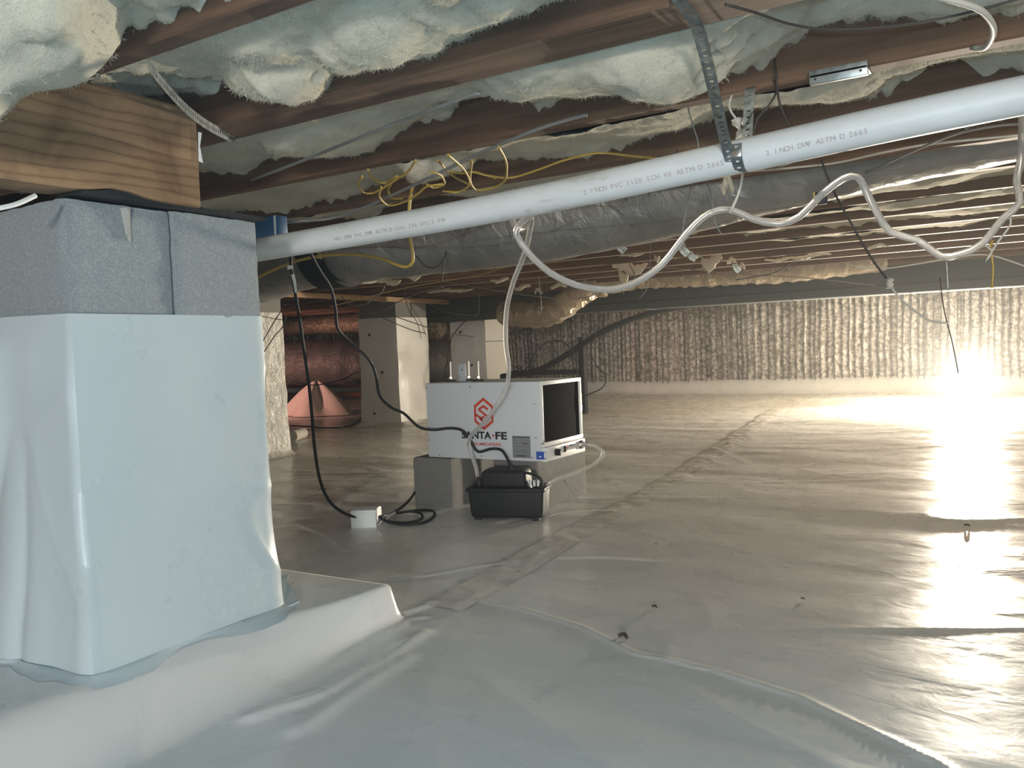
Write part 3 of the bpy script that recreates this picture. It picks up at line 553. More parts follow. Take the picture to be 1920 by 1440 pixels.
# ------------------------------------------------------------------ dehumidifier on blocks
for lb, a in (('grey concrete block under the left end of the dehumidifier', (-2.03, -1.845, 2.545, 2.94)), ('grey concrete block under the grille end of the dehumidifier', (-1.69, -1.502, 2.60, 3.0))):
    r = empty('concrete_block', ((a[0]+a[1])/2, (a[2]+a[3])/2, 0), lb, 'block'); rough_block(r, *a, .0, .193, M_blk2, .012).name = 'block_body'
wsh = MB().box(-1.80, -1.775, 2.88, 2.92, 0, .19, .002); tag(wsh.build('wood_shim', M_tan), 'tan wood offcut standing between the two blocks under the dehumidifier', 'wood')
bx0, bx1, by0, by1, bz0, bz1 = -1.957, -1.44, 2.553, 2.86, .195, .482
dh = empty('dehumidifier', ((bx0+bx1)/2, (by0+by1)/2, bz0), 'white dehumidifier with a red hexagon logo raised on two blocks', 'dehumidifier')
MB().box(bx0, bx1-.012, by0, by1, bz0, bz1, .003).build('cabinet', M_white, dh)
fr = MB(); zl = bz0+.062   # grille frame on the +X side
fr.box(bx1-.012, bx1, by0, by1, bz1-.014, bz1, .001).box(bx1-.012, bx1, by0, by0+.004, zl, bz1-.014, .001).box(bx1-.012, bx1, by1-.014, by1, zl, bz1-.014, .001).box(bx1-.012, bx1+.001, by0, by1, zl-.01, zl+.006, .001)
fr.build('grille_frame', M_white2, dh)
MB().box(bx1-.012, bx1-.006, by0+.004, by1-.014, zl+.006, bz1-.014, .001).build('filter', M_filter, dh)
pnl = MB().box(bx1-.012, bx1+.006, by0, by1+.004, bz0, zl-.012, .0015).build('control_panel', M_white2, dh)
xp = bx1+.006; kb = MB().cyl((xp, by0+.075, bz0+.026), (xp+.014, by0+.075, bz0+.026), .0135, .012, 20); kb.box(xp+.012, xp+.019, by0+.072, by0+.078, bz0+.014, bz0+.038, .001); kb.build('dial_knob', M_black, pnl)
MB().box(xp, xp+.005, by0+.135, by0+.147, bz0+.018, bz0+.042, .001).build('power_switch', M_black, pnl)
text('SANTA-FE', .010, (xp+.0004, by0+.178, bz0+.034), (0, 1, 0), (0, 0, 1), M_blkp, pnl, 'panel_lettering', 0)
ho = [(.0095*math.sin(i*math.pi/3)*.8, .0095*math.cos(i*math.pi/3)) for i in range(6)]; hi = [(x*.7, y*.7) for x, y in ho]
def ringpoly(mb, ho, hi, O, A, B, Nn, t):
    for i in range(len(ho)):
        j = (i+1) % len(ho); mb.prism([ho[i], ho[j], hi[j], hi[i]], O, A, B, Nn, t)
lm = MB(); ringpoly(lm, ho, hi, (xp, by0+.163, bz0+.036), (0, 1, 0), (0, 0, 1), (1, 0, 0), .0005); lm.build('panel_logo', M_redp, pnl, None)
hb = MB().cyl((xp, by1-.028, bz0+.030), (xp+.008, by1-.028, bz0+.030), .017, .015, 18).cyl((xp+.008, by1-.028, bz0+.03), (xp+.034, by1-.028, bz0+.03), .0095, .0085, 14); hb.build('drain_fitting', M_black, dh)
yt = MB().box(bx1, bx1+.0012, by1-.014, by1+.0, bz1-.10, bz1-.065); yt.build('yellow_tag', M_yell, dh); MB().box(bx1, bx1+.0012, by1-.014, by1, bz1-.13, bz1-.105).build('blue_tag', M_galv, dh)
fy = by0-.0002   # printed face (-Y side)
def face(u, v_): return np.array([bx0+u, fy, bz0+v_])
def fpx(px, py): q = P(px, py, Y=by0); return q[0]-bx0, q[2]-bz0
u, v_ = fpx(907, 776); W, Hh = .042, .061
hexo = [(0, Hh), (W, Hh*.5), (W, -Hh*.5), (0, -Hh), (-W, -Hh*.5), (-W, Hh*.5)]; hexi = [(x*.80, y*.80) for x, y in hexo]
lg = MB(); ringpoly(lg, hexo, hexi, face(u, v_), (1, 0, 0), (0, 0, 1), (0, -1, 0), .0008)
def stroke(mb, pts, wd, O, A, B, Nn, t):
    pts = [np.array(q, float) for q in pts]
    nn_ = len(pts); L = []; Rr = []
    for i in range(nn_):
        d0 = pts[i]-pts[i-1] if i else pts[1]-pts[0]; d1 = pts[i+1]-pts[i] if i < nn_-1 else d0
        d0 = d0/np.linalg.norm(d0); d1 = d1/np.linalg.norm(d1); mt_ = d0+d1; mt_ /= np.linalg.norm(mt_); nrm = np.array([-mt_[1], mt_[0]]); sc_ = 1/max(.35, nrm@np.array([-d1[1], d1[0]]))
        L.append(pts[i]+nrm*wd/2*sc_); Rr.append(pts[i]-nrm*wd/2*sc_)
    for i in range(nn_-1): mb.prism([L[i], L[i+1], Rr[i+1], Rr[i]], O, A, B, Nn, t)
sw = .0085
Sp = [(.020, .018), (.0, .031), (-.021, .017), (-.021, .006), (.008, -.010), (.008, -.010)]
stroke(lg, [(.019, .0165), (0, .029), (-.019, .0175), (-.019, .0145), (.019, -.0115)], sw, face(u, v_), (1, 0, 0), (0, 0, 1), (0, -1, 0), .0008)
stroke(lg, [(-.036, -.002), (-.012, -.017), (.002, -.0095)], sw, face(u, v_), (1, 0, 0), (0, 0, 1), (0, -1, 0), .0008)
stroke(lg, [(-.019, -.017), (0, -.029), (.019, -.0175), (.019, -.0115)], sw, face(u, v_), (1, 0, 0), (0, 0, 1), (0, -1, 0), .0008)
lg.build('logo', M_redp, dh, None)
u, v_ = fpx(866, 822)
def fitted(s_, width, O, mt_, name, off, hgt):
    o = text(s_, 1, (0, 0, 0), (1, 0, 0), (0, 0, 1), mt_, dh, name, off, .0)
    me = o.data; xs_ = [q.co.x for q in me.vertices]; zs_ = [q.co.z for q in me.vertices]; kx = width/(max(xs_)-min(xs_)); kz = hgt/(max(zs_)-min(zs_)); x0 = min(xs_); z0 = min(zs_); off_ = OFF[dh]
    for q in me.vertices: q.co = Vector(((q.co.x-x0)*kx+O[0]-off_[0], O[1]-.0005-off_[1], (q.co.z-z0)*kz+O[2]-off_[2]))
    return o
wS = fpx(951, 822)[0]-u; T1 = fitted('SANTA', wS*.66, face(u, v_), M_blkp, 'lettering', .034, .028)
fitted('FE', wS*.25, face(u+wS*.75, v_), M_blkp, 'lettering', .034, .028)
MB().box(*(lambda c_: (c_[0], c_[0]+wS*.05, fy-.0008, fy, c_[2]+.011, c_[2]+.017))(face(u+wS*.68, v_))).build('lettering_dash', M_redp, dh, None)
u2, v2 = fpx(878, 834.5); fitted('DEHUMIDIFIERS', fpx(940, 834)[0]-u2, face(u2, v2), M_redp, 'lettering', .02, .0115)
a = fpx(962, 858); b_ = fpx(994, 818); rl = MB().box(bx0+a[0], bx0+b_[0], fy-.0008, fy+.001, bz0+a[1], bz0+b_[1]).build('rating_label', M_grey, dh, None)
ww = b_[0]-a[0]; hh = b_[1]-a[1]
def rb(x0, x1, z0, z1, mt_, nm): MB().box(bx0+a[0]+ww*x0, bx0+a[0]+ww*x1, fy-.0013, fy-.0007, bz0+a[1]+hh*z0, bz0+a[1]+hh*z1).build(nm, mt_, rl, None)
rb(.14, .95, .93, .97, M_greyd, 'label_print'); rb(.05, .12, .91, .98, M_greyd, 'label_print'); rb(.6, .85, .63, .68, M_greyd, 'label_print'); rb(.2, .75, .07, .13, M_greyd, 'label_print')
for z in (.86, .74, .60, .44, .18): rb(.04, .96, z, z+.012, M_greyl, 'label_rule')
a = fpx(1006, 861); b_ = fpx(1023, 847); bs = MB().box(bx0+a[0], bx0+b_[0], fy-.0008, fy+.001, bz0+a[1], bz0+b_[1]).build('blue_sticker', M_blue, dh, None)
MB().box(bx0+a[0]+.010, bx0+a[0]+.022, fy-.0012, fy-.0007, bz0+a[1]+.008, bz0+a[1]+.011).build('sticker_print', M_white2, bs, None); MB().box(bx0+b_[0]-.006, bx0+b_[0]-.001, fy-.0012, fy-.0007, bz0+a[1]+.004, bz0+b_[1]-.003).build('sticker_print', M_white2, bs, None)
for px, py in ((800, 727), (881, 725), (1002, 758), (1005, 821), (805, 825), (824, 853), (903, 855), (999, 858), (1020, 828)):
    q = fpx(px, py); c_ = face(*q); MB().cyl((c_[0], fy+.001, c_[2]), (c_[0], fy-.0012, c_[2]), .0022, n=10).build('screw', M_blkp, dh)
for i, px in enumerate((845, 879, 897)):
    c_ = P(px, 714, Y=2.66+.05*(i % 2)); x, y = c_[0], c_[1]
    t_ = empty('leveling_foot', (x, y, bz1), ['upturned metal leveling foot on the dehumidifier, leftmost', 'upturned metal leveling foot on the dehumidifier beside the grey tag', 'upturned metal leveling foot on the dehumidifier, rightmost'][i], 'leveling foot', 'leveling feet standing on the dehumidifier')
    MB().cyl((x, y, bz1), (x, y, bz1+.006), .021, .020, 20).build('rubber_pad', M_black, t_)
    MB().cyl((x, y, bz1+.006), (x, y, bz1+.012), .013, .009, 16).cyl((x, y, bz1+.012), (x, y, bz1+.018), .006, n=6).build('nut', M_chrome, t_)
    MB().cyl((x, y, bz1+.012), (x+.001, y, bz1+.078), .0036, n=10).build('threaded_rod', M_chrome, t_)
c_ = P(867, 700, Y=2.69); tgp = MB().box(c_[0]-.019, c_[0]+.016, 2.688, 2.692, bz1, bz1+.068, .0015); o = tgp.build('grey_bracket', mat('grey_plastic', (.38, .42, .46), .5)); tag(o, 'small grey plastic tag standing among the feet on the dehumidifier', 'tag')
MB().cyl((c_[0]+.002, 2.6878, bz1+.045), (c_[0]+.002, 2.687, bz1+.045), .003, n=8).build('tag_hole', M_blkp, o)
# ------------------------------------------------------------------ condensate pump
pu = empty('condensate_pump', (-1.52, 2.45, 0), 'black condensate pump with slotted cover standing in front of the blocks', 'pump')
def obox(mb, cx, cy, ang, x0, x1, y0, y1, z0, z1, bev, taper=1.0):
    t = MB().box(x0, x1, y0, y1, z0, z1, bev, 3); ca, sa = math.cos(ang), math.sin(ang); V = []
    for (x, y, z) in t.v:
        k = 1+(taper-1)*(1-(z-z0)/(z1-z0)); x *= k; y *= k; V.append((cx+x*ca-y*sa, cy+x*sa+y*ca, z))
    mb.add(V, t.f); return mb
pc = (-1.545, 2.475); an = math.radians(17); hw = .138
obox(MB(), *pc, an, -hw, hw, -.062, .062, .012, .118, .012, .93).build('tank', M_black, pu)
obox(MB(), *pc, an, -hw-.004, hw+.004, -.066, .066, .104, .118, .004).build('tank_rim', M_black, pu)
obox(MB(), *pc, an, -.088, .072, -.05, .05, .116, .178, .014, 1.06).build('motor_cover', M_black, pu)
for i in range(9): obox(MB(), *pc, an, -.048+i*.0115, -.043+i*.0115, -.0555, -.049, .128, .152, .001).build('cover_rib', M_rub, pu)
for x in (-.105, .105):
    for y in (-.045, .045): obox(MB(), *pc, an, x-.012, x+.012, y-.01, y+.01, .0, .016, .003).build('foot', M_black, pu)
def pq(x, y, z): ca, sa = math.cos(an), math.sin(an); return (pc[0]+x*ca-y*sa, pc[1]+x*sa+y*ca, z)
MB().cyl(pq(-.108, -.01, .116), pq(-.108, -.01, .150), .0095, .008, 12).cyl(pq(-.108, -.01, .128), pq(-.108, -.01, .134), .014, n=6).build('outlet_fitting', M_rub, pu)
mbp = MB()
for i in range(3): mbp.cyl(pq(.082+i*.014, -.02, .118), pq(.082+i*.014, -.02, .14), .004, n=8)
mbp.build('terminal', M_galv, pu); MB().cyl(pq(.09, -.035, .118), pq(.09, -.035, .123), .012, n=14).build('inlet_cap', M_chrome, pu)
# ------------------------------------------------------------------ white adapter box with coiled cord
ab = P(688, 988, z=0); ad = empty('cord_box', (ab[0], ab[1], 0), 'small white creased cardboard sleeve holding the black cord coil on the liner', 'box')
w2 = .044; cr = [(-.045, .0), (-.047, .05), (-.042, .062), (.0, .066), (.042, .06), (.046, .045), (.045, .0)]
V = []
for x in (-w2, w2):
    for (a, z) in cr: V.append((ab[0]+x*.85-a*.45, ab[1]+x*.5+a*.85, z+.004))
F = [[i, i+1, i+8, i+7] for i in range(6)]+[[6, 5, 4, 3, 2, 1, 0], [7, 8, 9, 10, 11, 12, 13]]
mk('sleeve', V, F, M_paper, ad, 20)
# ------------------------------------------------------------------ cables, tubes and wires
def pts_(L):
    out = []
    for q in L:
        k, val = q[2], q[3]; out.append(P(q[0], q[1], **{k: val}))
    return out
def cable(name, label, cat, L, r, m, group=None, n_=8, raw=False):
    p = L if raw else pts_(L)
    o = MB().tube(p, r, n_, step=max(.012, r*2.5)).build(name, m, None, 180); tag(o, label, cat, group); return o
def ramp(L, y0, y1, k='Y'):
    n_ = len(L); return [(a[0], a[1], k, y0+(y1-y0)*i/(n_-1)) for i, a in enumerate(L)]
ca = cable('power_cord', 'black cord snaking from the joists across the dehumidifier logo to the pump', 'cord', ramp([(570, 440), (582, 474), (600, 508), (620, 540), (629, 580), (633, 615), (655, 640), (690, 672), (704, 700), (712, 742), (735, 765), (757, 775), (785, 800)], 1.75, 2.45)+[(812, 806, 'Y', 2.5), (845, 803, 'Y', 2.53), (868, 808, 'Y', 2.535), (883, 828, 'Y', 2.535), (896, 847, 'Y', 2.535), (920, 842, 'Y', 2.535), (940, 844, 'Y', 2.53), (953, 864, 'Y', 2.49), (962, 886, 'Y', 2.46), (990, 887, 'Y', 2.46), (1012, 896, 'Y', 2.46), (1016, 910, 'Y', 2.46), (1004, 921, 'Y', 2.47)], .0052, M_rub)
cb = cable('power_cord', 'black cord dropping beside the near pier to the white cord sleeve', 'cord', ramp([(545, 470), (546, 500), (553, 545), (562, 600), (569, 650), (578, 710), (585, 780), (590, 840), (600, 900), (618, 940), (645, 962), (668, 970)], 1.8, 2.12), .0052, M_rub)
lab = MB(); q = P(551, 528, Y=1.812); lab.prism([(-.009, .022), (.004, .022), (.009, -.006), (.010, -.032), (.003, -.034), (-.002, -.004)], q, (.97, .1, 0), (0, 0, 1), (0, -1, 0), .001); q2 = P(544, 501, Y=1.8); lab.prism([(-.010, -.006), (.010, -.006), (.010, .005), (-.010, .005)], q2, (.97, .1, 0), (0, 0, 1), (0, -1, 0), .001)
lab.build('cord_label', M_paper, cb, None)
zc = .012; coil = [(700, 972, 'z', .03), (716, 968, 'z', .035), (745, 962, 'z', .02), (785, 957, 'z', zc), (812, 958, 'z', zc), (812, 970, 'z', zc), (790, 981, 'z', zc), (750, 983, 'z', zc), (722, 976, 'z', .02), (735, 966, 'z', .024), (765, 959, 'z', .022), (788, 962, 'z', zc+.008), (790, 973, 'z', zc+.008), (765, 980, 'z', zc), (735, 979, 'z', zc), (715, 972, 'z', .028), (735, 963, 'z', .03), (757, 948, 'z', .04), (772, 932, 'z', .05), (783, 912, 'z', .06), (788, 885, 'Y', 2.75), (796, 862, 'Y', 2.85)]
cable('power_cord', 'black cord coiled in loops beside the white sleeve, rising behind the block', 'cord', coil, .005, M_rub)
cable('drain_tube', 'clear tube falling from the drain pipe over the logo into the pump', 'tube', ramp([(960, 395), (963, 420), (980, 428), (996, 405), (992, 440), (982, 480), (962, 530), (950, 580), (948, 640), (954, 690), (948, 730), (925, 770), (900, 800), (880, 822)], 1.5, 2.49)+[(882, 845, 'Y', 2.5), (892, 875, 'Y', 2.47), (897, 905, 'Y', 2.455), (897, 918, 'Y', 2.45)], .0072, M_tube, None, 12)
cable('drain_tube', 'clear tube looping in a wide arc under the joists to the right edge', 'tube', ramp([(1000, 398), (975, 420), (968, 440), (992, 475), (1030, 510), (1080, 534), (1140, 543), (1190, 530), (1240, 497), (1290, 435), (1330, 400), (1370, 393), (1410, 410), (1460, 420), (1500, 405), (1535, 370), (1580, 335), (1608, 332), (1622, 355), (1645, 400), (1670, 435), (1720, 450), (1765, 480), (1800, 476), (1840, 458), (1880, 410), (1912, 380), (1906, 340), (1915, 290), (1918, 200)], 1.52, 1.95), .0072, M_tube, None, 12)
cable('drain_tube', 'clear tube curving from the dehumidifier fitting back down to the pump', 'tube', [tuple(P(1088, 834, X=-1.405))]+[tuple(P(a, b_, X=c_)) for a, b_, c_ in ((1105, 834, -1.37), (1125, 842, -1.34), (1131, 852, -1.33), (1118, 868, -1.34), (1095, 880, -1.36), (1065, 891, -1.38), (1040, 900, -1.40), (1020, 916, -1.43))], .0075, M_tube, None, 12, True)
cable('cable_tie', 'pair of cut thin wires poking from the tube beside the right block', 'cable tie', [(1090, 946, 'X', -1.40), (1075, 925, 'X', -1.39), (1057, 900, 'X', -1.385), (1072, 912, 'X', -1.38), (1097, 923, 'X', -1.375)], .0011, M_dcab)
# yellow cables
yl = [([(680, 330), (672, 345), (680, 360), (700, 362), (730, 345), (745, 335), (765, 322), (780, 300)], 'z', 1.02), ([(690, 318), (700, 335), (720, 343), (745, 330)], 'z', 1.03), ([(715, 350), (712, 370), (730, 385), (760, 378), (785, 362), (800, 350), (830, 345)], 'z', 1.01), ([(733, 345), (728, 358), (736, 372), (755, 372)], 'z', 1.025),
      ([(800, 345), (815, 352), (833, 345), (826, 328), (808, 322)], 'z', 1.02), ([(840, 290), (870, 318), (880, 345), (860, 360), (830, 358)], 'z', 1.02), ([(885, 300), (882, 340), (895, 356), (925, 352), (945, 340), (950, 322), (948, 300), (935, 275)], 'z', 1.025), ([(820, 300), (850, 330), (878, 345)], 'z', 1.045), ([(830, 320), (870, 325), (890, 322), (930, 335)], 'z', 1.045)]
YL = ['yellow cable loop farthest left in the tangle, swinging up to the torn flap', 'small inner yellow loop inside the leftmost coil', 'lowest yellow loop of the tangle, just above the drain pipe', 'tiny yellow curl left of the hanging flat yellow cable', 'small round yellow loop right of the pointed insulation flap', 'yellow strand curving down in the middle of the tangle', 'large rightmost yellow loop under the third joist', 'straight slanting yellow strand crossing the middle of the tangle', 'nearly level yellow strand linking the tangle to its right loop']
for i, (L, k, z) in enumerate(yl): cable('cable_loop', YL[i], 'cable', [(a, b_, k, z) for a, b_ in L], .0028, M_yel)
cable('yellow_cable', 'flat yellow cable hanging behind the pipe and looping back to the left', 'cable', ramp([(780, 335), (770, 365), (767, 400), (768, 440), (773, 470), (774, 490), (764, 500), (745, 497), (715, 485), (670, 478), (620, 478), (560, 488), (510, 507), (484, 520)], 1.75, 1.9), .0045, M_yel)
cable('yellow_cable', 'yellow cable running right from the coils to the drain pipe', 'cable', [(885, 322, 'z', 1.04), (920, 330, 'z', 1.04), (960, 333, 'z', 1.045), (1010, 318, 'z', 1.05), (1060, 300, 'z', 1.055), (1120, 287, 'z', 1.055), (1180, 292, 'z', 1.05), (1240, 298, 'z', 1.045)], .0028, M_yel)
cable('grey_cable', 'grey cable stretched under the joists from behind the beam, upper one', 'cable', [(470, 338, 'z', 1.045), (540, 312, 'z', 1.045), (640, 272, 'z', 1.05), (700, 247, 'z', 1.05), (760, 224, 'z', 1.055), (830, 198, 'z', 1.055), (897, 174, 'z', 1.06)], .0035, M_gcab)
cable('grey_cable', 'grey cable running from the blue box up past the yellow coils', 'cable', [(520, 420, 'z', .99), (560, 415, 'z', .99), (623, 409, 'z', 1.0), (680, 390, 'z', 1.01), (763, 353, 'z', 1.02), (880, 297, 'z', 1.045), (963, 260, 'z', 1.05), (1030, 235, 'z', 1.055), (1100, 215, 'z', 1.058)], .0042, M_gcab)
cable('grey_cable', 'thin cable above the blue box lying along the insulation', 'cable', [(480, 408, 'z', 1.02), (560, 400, 'z', 1.02), (620, 388, 'z', 1.03), (680, 372, 'z', 1.045)], .002, M_dcab)
cable('black_cable', 'thin black cable drooping across the top right insulation', 'cable', [(1360, 8, 'z', 1.05), (1420, 25, 'z', 1.045), (1480, 45, 'z', 1.04), (1550, 55, 'z', 1.035), (1650, 51, 'z', 1.035), (1760, 36, 'z', 1.04), (1860, 12, 'z', 1.045), (1930, -8, 'z', 1.05)], .002, M_dcab)
cable('white_cable', 'thick white cable bending through a hook at the top right', 'cable', [(1760, -5, 'z', 1.05), (1800, 5, 'z', 1.045), (1840, 20, 'z', 1.04), (1862, 48, 'z', 1.035), (1860, 72, 'z', 1.035), (1845, 90, 'z', 1.04), (1822, 90, 'z', 1.05)], .0045, M_wcab)
cable('white_cable', 'white cable stapled along the joist above the right end of the pipe', 'cable', [(1390, 322, 'z', 1.06), (1480, 315, 'z', 1.06), (1570, 305, 'z', 1.06), (1660, 285, 'z', 1.06), (1760, 268, 'z', 1.06), (1930, 252, 'z', 1.06)], .003, M_wcab)
cable('white_cable', 'grey cable slanting from the tube knot up to the right edge', 'cable', [(1600, 335, 'z', 1.05), (1650, 312, 'z', 1.05), (1720, 280, 'z', 1.055), (1790, 252, 'z', 1.058), (1870, 236, 'z', 1.06), (1930, 232, 'z', 1.06)], .0028, M_gcab)
TW = [([(1452, 110), (1455, 140), (1458, 170), (1462, 195), (1475, 225), (1487, 244)], 1.55, .0022, M_dcab), ([(1453, 150), (1456, 172), (1440, 200), (1420, 222), (1412, 250), (1395, 262), (1375, 268)], 1.57, .0022, M_dcab), ([(1372, 178), (1367, 200), (1378, 220), (1392, 232)], 1.58, .0022, M_wcab), ([(1290, 202), (1298, 232), (1308, 262), (1310, 284)], 1.5, .0014, M_gcab),
      ([(1301, 330), (1292, 370), (1283, 410), (1279, 448)], 1.7, .0016, M_gcab), ([(1320, 328), (1332, 362), (1338, 400), (1341, 420), (1352, 438)], 1.7, .0016, M_gcab), ([(1391, 300), (1392, 330), (1384, 365), (1368, 400)], 1.62, .0028, M_wcab), ([(1270, 280), (1270, 290)], 1.7, .0016, M_dcab)]
for i, (L, y, r, m_) in enumerate(TW):
    cable('hanging_wire', ['dark wire end hanging from the joist right of the far strap leg', 'dark wire curling behind the far strap leg to the pipe', 'pale wire bending down to a foam blob beside the far strap leg', 'short wire dropping from the sagging batt to the pipe', 'thin wire hanging below the pipe, left of the pair', 'thin wire hanging below the pipe, right of the pair', 'pale wire strip hanging from the strap down to the clear tube', 'short stub wire above the drain pipe'][i], 'wire', [(a, b_, 'Y', y) for a, b_ in L], r, m_)
FW = [([(1540, 300), (1560, 352), (1605, 435), (1638, 490), (1664, 524)], 2.3, .0028, M_dcab, 'dark wire slanting down the right side to a pale knot'), ([(1668, 535), (1690, 562), (1718, 585), (1745, 602), (1778, 606)], 2.3, .0026, M_wcab, 'white wire end curling below the pale knot'), ([(1762, 520), (1770, 580), (1785, 640), (1797, 700)], 3.5, .002, M_dcab, 'thin dark wire hanging before the foil wall at right'), ([(1774, 485), (1776, 515), (1778, 545)], 3.4, .003, M_galv, 'thin metal stud rod hanging from the tube bend'),
      ([(1840, 458), (1860, 470), (1848, 490), (1870, 455), (1895, 420), (1890, 400)], 1.98, .0022, M_wcab, 'tangled white wire near the right end of the clear tube'), ([(1856, 462), (1861, 450), (1858, 470), (1862, 500), (1860, 540)], 2.0, .0022, M_yel, 'yellow wire hanging among white wires at the right'),
      ([(1220, 446), (1218, 497), (1213, 540), (1198, 560)], 3.2, .0018, M_gcab, 'thin wire hanging straight down left of the tube arc'), ([(1010, 518), (1014, 560), (1015, 582)], 4.5, .002, M_thin, 'short wire hanging before the silver flexible duct'), ([(1180, 495), (1190, 520), (1170, 540), (1195, 530)], 3.8, .002, M_dcab, 'curled dark wire end under the torn scrap'),
      ([(1200, 500), (1290, 505), (1400, 515), (1500, 520), (1640, 535)], 5.0, .003, M_thin, 'thin wire strung along the silver duct'), ([(1380, 525), (1450, 512), (1480, 495)], 4.6, .003, M_dcab, 'dark wire crossing the silver duct at right'), ([(1600, 500), (1660, 503), (1720, 495), (1780, 485), (1850, 478), (1925, 500)], 3.3, .003, M_wcab, 'white wire sagging across the trunk duct at right')]
for L, y, r, m_, lb in FW: cable('hanging_wire', lb, 'wire', [(a, b_, 'Y', y) for a, b_ in L], r, m_)
kn = MB(); q = P(1668, 530, Y=2.3); kn.tube([q+np.array([0, 0, .012]), q, q-np.array([0, 0, .014])], .009, 10, lambda k, i, t: .7+.5*math.sin(k*1.3)**2, .004); tag(kn.build('wire_nut', M_wcab), 'pale taped knot joining two wires at the right', 'wire knot')
LW = [([(640, 556), (660, 572), (690, 568), (715, 548), (724, 528)], 4.5, .005, M_gcab, 'grey cable looping before the middle pier top, left part'), ([(650, 555), (700, 578), (760, 600), (830, 622), (890, 632)], 4.9, .0035, M_thin, 'upper of the thin wires strung across the middle pier'), ([(655, 565), (720, 597), (770, 618), (798, 625)], 4.95, .0035, M_thin, 'lower of the thin wires strung across the middle pier'), ([(690, 588), (720, 582), (745, 567), (790, 548), (830, 538)], 4.7, .004, M_gcab, 'wire rising from the middle pier top to the right'),
      ([(758, 545), (766, 580), (782, 605), (790, 635)], 5.1, .003, M_thin, 'thin wire drooping down the lit side of the middle pier'), ([(789, 559), (812, 573), (840, 586), (875, 590), (897, 586), (897, 530)], 5.9, .0045, M_gcab, 'grey cable sagging between the two far piers'), ([(846, 634), (862, 612), (885, 592), (915, 568), (960, 538)], 5.8, .005, M_dcab, 'black wire rising from the far ducts to the joists'), ([(830, 720), (838, 680), (846, 636)], 6.0, .005, M_dcab, 'black wire hanging behind the dehumidifier between the piers'),
      ([(492, 642), (510, 610), (535, 570)], 2.6, .0022, M_dcab, 'dark wire slanting across the crinkled pier, upper'), ([(495, 660), (515, 630), (532, 610), (536, 590)], 2.62, .0022, M_dcab, 'dark wire slanting across the crinkled pier, lower'), ([(490, 593), (530, 600), (560, 602), (590, 590)], 3.0, .002, M_dcab, 'dark wire crossing the top of the crinkled pier'),
      ([(545, 715), (590, 722), (640, 712), (670, 697)], 5.6, .005, M_dcab, 'black cable sagging under the large grey duct'), ([(910, 640), (960, 638), (1010, 632)], 6.2, .003, M_thin, 'thin wire crossing the farthest pier'),
      ([(620, 468), (690, 463), (760, 462), (850, 462), (940, 455), (1010, 440), (1100, 405)], 2.42, .0014, M_thin, 'long thin wire strung along the grey duct, lower'), ([(600, 448), (700, 456), (800, 460), (1000, 392), (1180, 388)], 2.4, .0012, M_thin, 'long thin wire strung along the grey duct, upper'), ([(780, 480), (800, 500), (822, 498), (838, 475)], 2.4, .0018, M_dcab, 'dark wire loop hanging before the grey duct'), ([(836, 470), (832, 500), (828, 530)], 2.4, .0016, M_dcab, 'short dark wire dangling below the grey duct'),
      ([(700, 530), (800, 525), (900, 540), (1000, 555), (1080, 560), (1140, 545)], 4.6, .003, M_thin, 'thin wire slung under the far joists over the silver duct'), ([(620, 575), (760, 540), (900, 515), (1000, 480)], 4.0, .003, M_orange, 'tan wire slanting under the far joists')]
for L, y, r, m_, lb in LW: cable('strung_wire', lb, 'wire', [(a, b_, 'Y', y) for a, b_ in L], r, m_)
for i, (L, lb) in enumerate((([(640, 802), (665, 795), (680, 780)], 'black cable lying on the liner left of the middle pier'), ([(545, 798), (580, 800), (600, 802), (640, 802)], 'black cable lying on the liner behind the crinkled pier'))): cable('floor_cable', lb, 'cable', [(a, b_, 'z', .02) for a, b_ in L], .006, M_rub)
cable('floor_wire', 'thin white wire lying on the liner beside the pump', 'wire', [(1028, 968, 'z', .012), (1060, 960, 'z', .01), (1110, 957, 'z', .01), (1160, 955, 'z', .012)], .0015, M_wcab)
# black hose with its stand at the foil wall
hs = cable('black_hose', 'thick black hose rising along the foil wall to the trunk duct', 'hose', [(940, 706, 'Y', 6.6), (1000, 697, 'Y', 6.6), (1045, 676, 'Y', 6.6), (1085, 650, 'Y', 6.6), (1130, 622, 'Y', 6.55), (1200, 593, 'Y', 6.6), (1270, 577, 'Y', 6.7), (1345, 565, 'Y', 6.8)], .026, M_rub)
sd = MB(); a = P(1090, 632, Y=6.62); sd.box(a[0]-.025, a[0]+.025, 6.6, 6.66, .0, a[2], .005); b_ = P(960, 704, Y=6.62); sd.box(b_[0], a[0], 6.6, 6.65, b_[2]-.0, b_[2]+.045, .004)
tag(sd.build('hose_stand', M_rub), 'black post frame holding the hose before the foil wall', 'stand')
cable('black_cable', 'thin black cable looping in an arch behind the dehumidifier', 'cable', [(a_, b2, 'Y', 6.4) for a_, b2 in ((962, 686), (985, 693), (998, 668), (1015, 648), (1040, 639), (1062, 646), (1078, 668), (1082, 700))], .005, M_rub)
cable('black_cable', 'thin black cable curving down the foil wall to the floor', 'cable', [(a_, b2, 'Y', 6.5) for a_, b2 in ((1132, 560), (1122, 610), (1108, 655), (1118, 685), (1136, 705), (1128, 728), (1085, 746))], .005, M_rub)
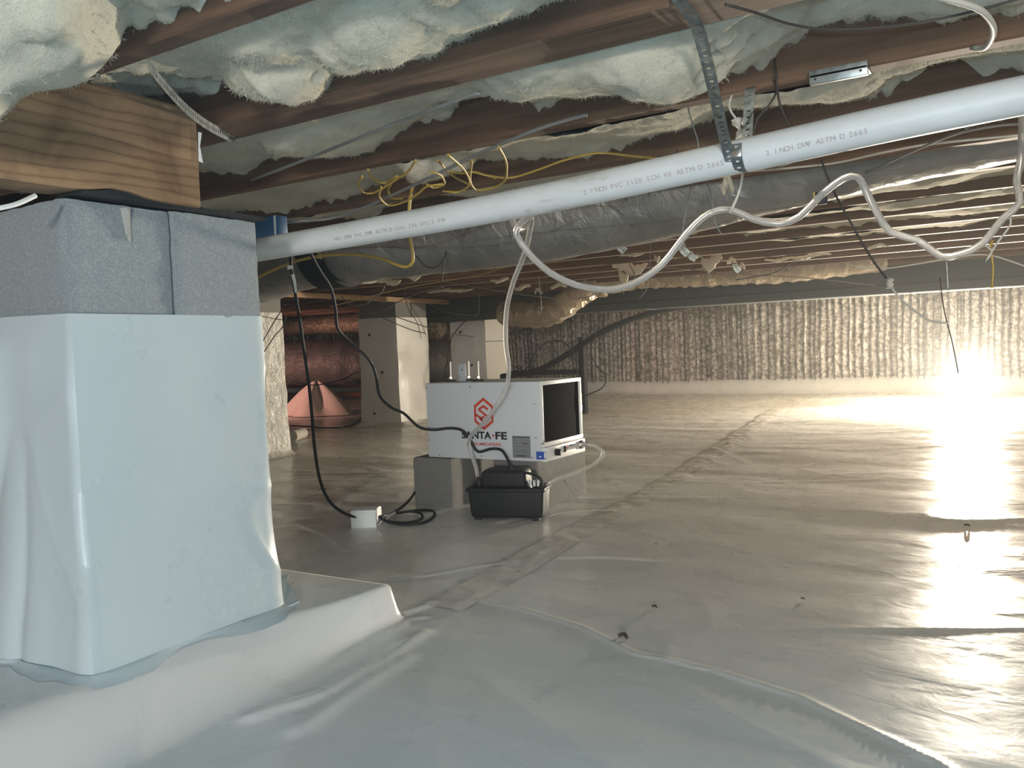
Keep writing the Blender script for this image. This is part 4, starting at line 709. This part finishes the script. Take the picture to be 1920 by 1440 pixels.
# ------------------------------------------------------------------ work light
wl = empty('work_light', (-.33, 8.40, .0), 'blazing work light on a small dark base near the foil wall', 'work light')
zf = Z(-.3, 8.4); MB().cyl((-.27, 8.4, zf), (-.27, 8.4, zf+.025), .10, .08, 20).build('base', M_dcab, wl)
MB().tube([(-.25, 8.4, zf+.02), (-.25, 8.42, .12), (-.33, 8.42, .2)], .01, 8).build('stem', M_dcab, wl)
MB().cyl((-.36, 8.42, .21), (-.36, 8.36, .21), .07, .095, 28).build('lamp_head', M_galv, wl)
MB().cyl((-.36, 8.36, .21), (-.36, 8.352, .21), .09, .088, 28).build('lens', M_lens, wl)
cl = MB(); q = P(1539, 372, Y=1.78); cl.box(q[0]-.012, q[0]+.012, q[1]-.01, q[1]+.01, q[2]-.012, q[2]+.012, .003); clo = cl.build('tube_clip', M_rub); tag(clo, 'small black clip with a yellow edge on the right clear tube', 'clip')
MB().box(q[0]-.0125, q[0]-.009, q[1]-.0105, q[1]+.0105, q[2]-.013, q[2]+.0125).build('clip_edge', M_yel, clo)
for (px, py, w_, h_, an_, lb) in ((1165, 462, .035, .05, .5, 'small grey metal strap bent under the far joists left of the tube arc'), (1283, 468, .035, .05, .5, 'small grey metal strap under the far joists just inside the tube arc'), (1298, 480, .04, .035, -.4, 'lowest small metal strap among the far joists beside the torn scrap'), (1382, 502, .03, .05, 0, 'small metal strap hanging before the silver duct, right of centre')):
    q = P(px, py, z=1.05); v, f = strap_mesh([q+np.array([-w_*.4, 0, h_*.6]), q+np.array([-w_*.1, -.01, 0]), q+np.array([w_*.5, 0, -h_*.5])], (1, .3, .3), .035); tag(mk('metal_strap', v, f, M_galv, None, 40), lb, 'strap')
q = P(1386, 240, Y=1.56); fb = MB().tube([q+np.array([-.004, 0, .016]), q, q+np.array([.004, 0, -.016])], .012, 10, lambda k, i, t: .55+.45*math.sin(k*.9+1)+.2*math.sin(i*2.1+k), .004); tag(fb.build('foam_blob', M_wcab), 'blob of yellowed foam beside the far leg of the pipe strap', 'foam')
# bits of debris on the liner
for i, (px, py, s_, lb) in enumerate(((1227, 1137, .006, 'small brown fleck on the liner, upper of the two near ones'), (1168, 1195, .010, 'dark curled dead leaf on the liner, lower of the two near ones'), (1505, 1118, .004, 'tiny dark speck on the liner at right'), (1230, 1020, .003, 'tiny dark speck on the liner below the seam'), (1813, 980, .007, 'dark fleck lying in the bright glare patch at right'))):
    q = P(px, py, z=.006); q[2] = Z(q[0], q[1])+.003
    tag(MB().tube([q+np.array([-s_, 0, 0]), q+np.array([0, s_*.6, s_*.3]), q+np.array([s_, -s_*.3, 0])], s_*.38, 6, step=.002).build('debris', M_brown), lb, 'debris')
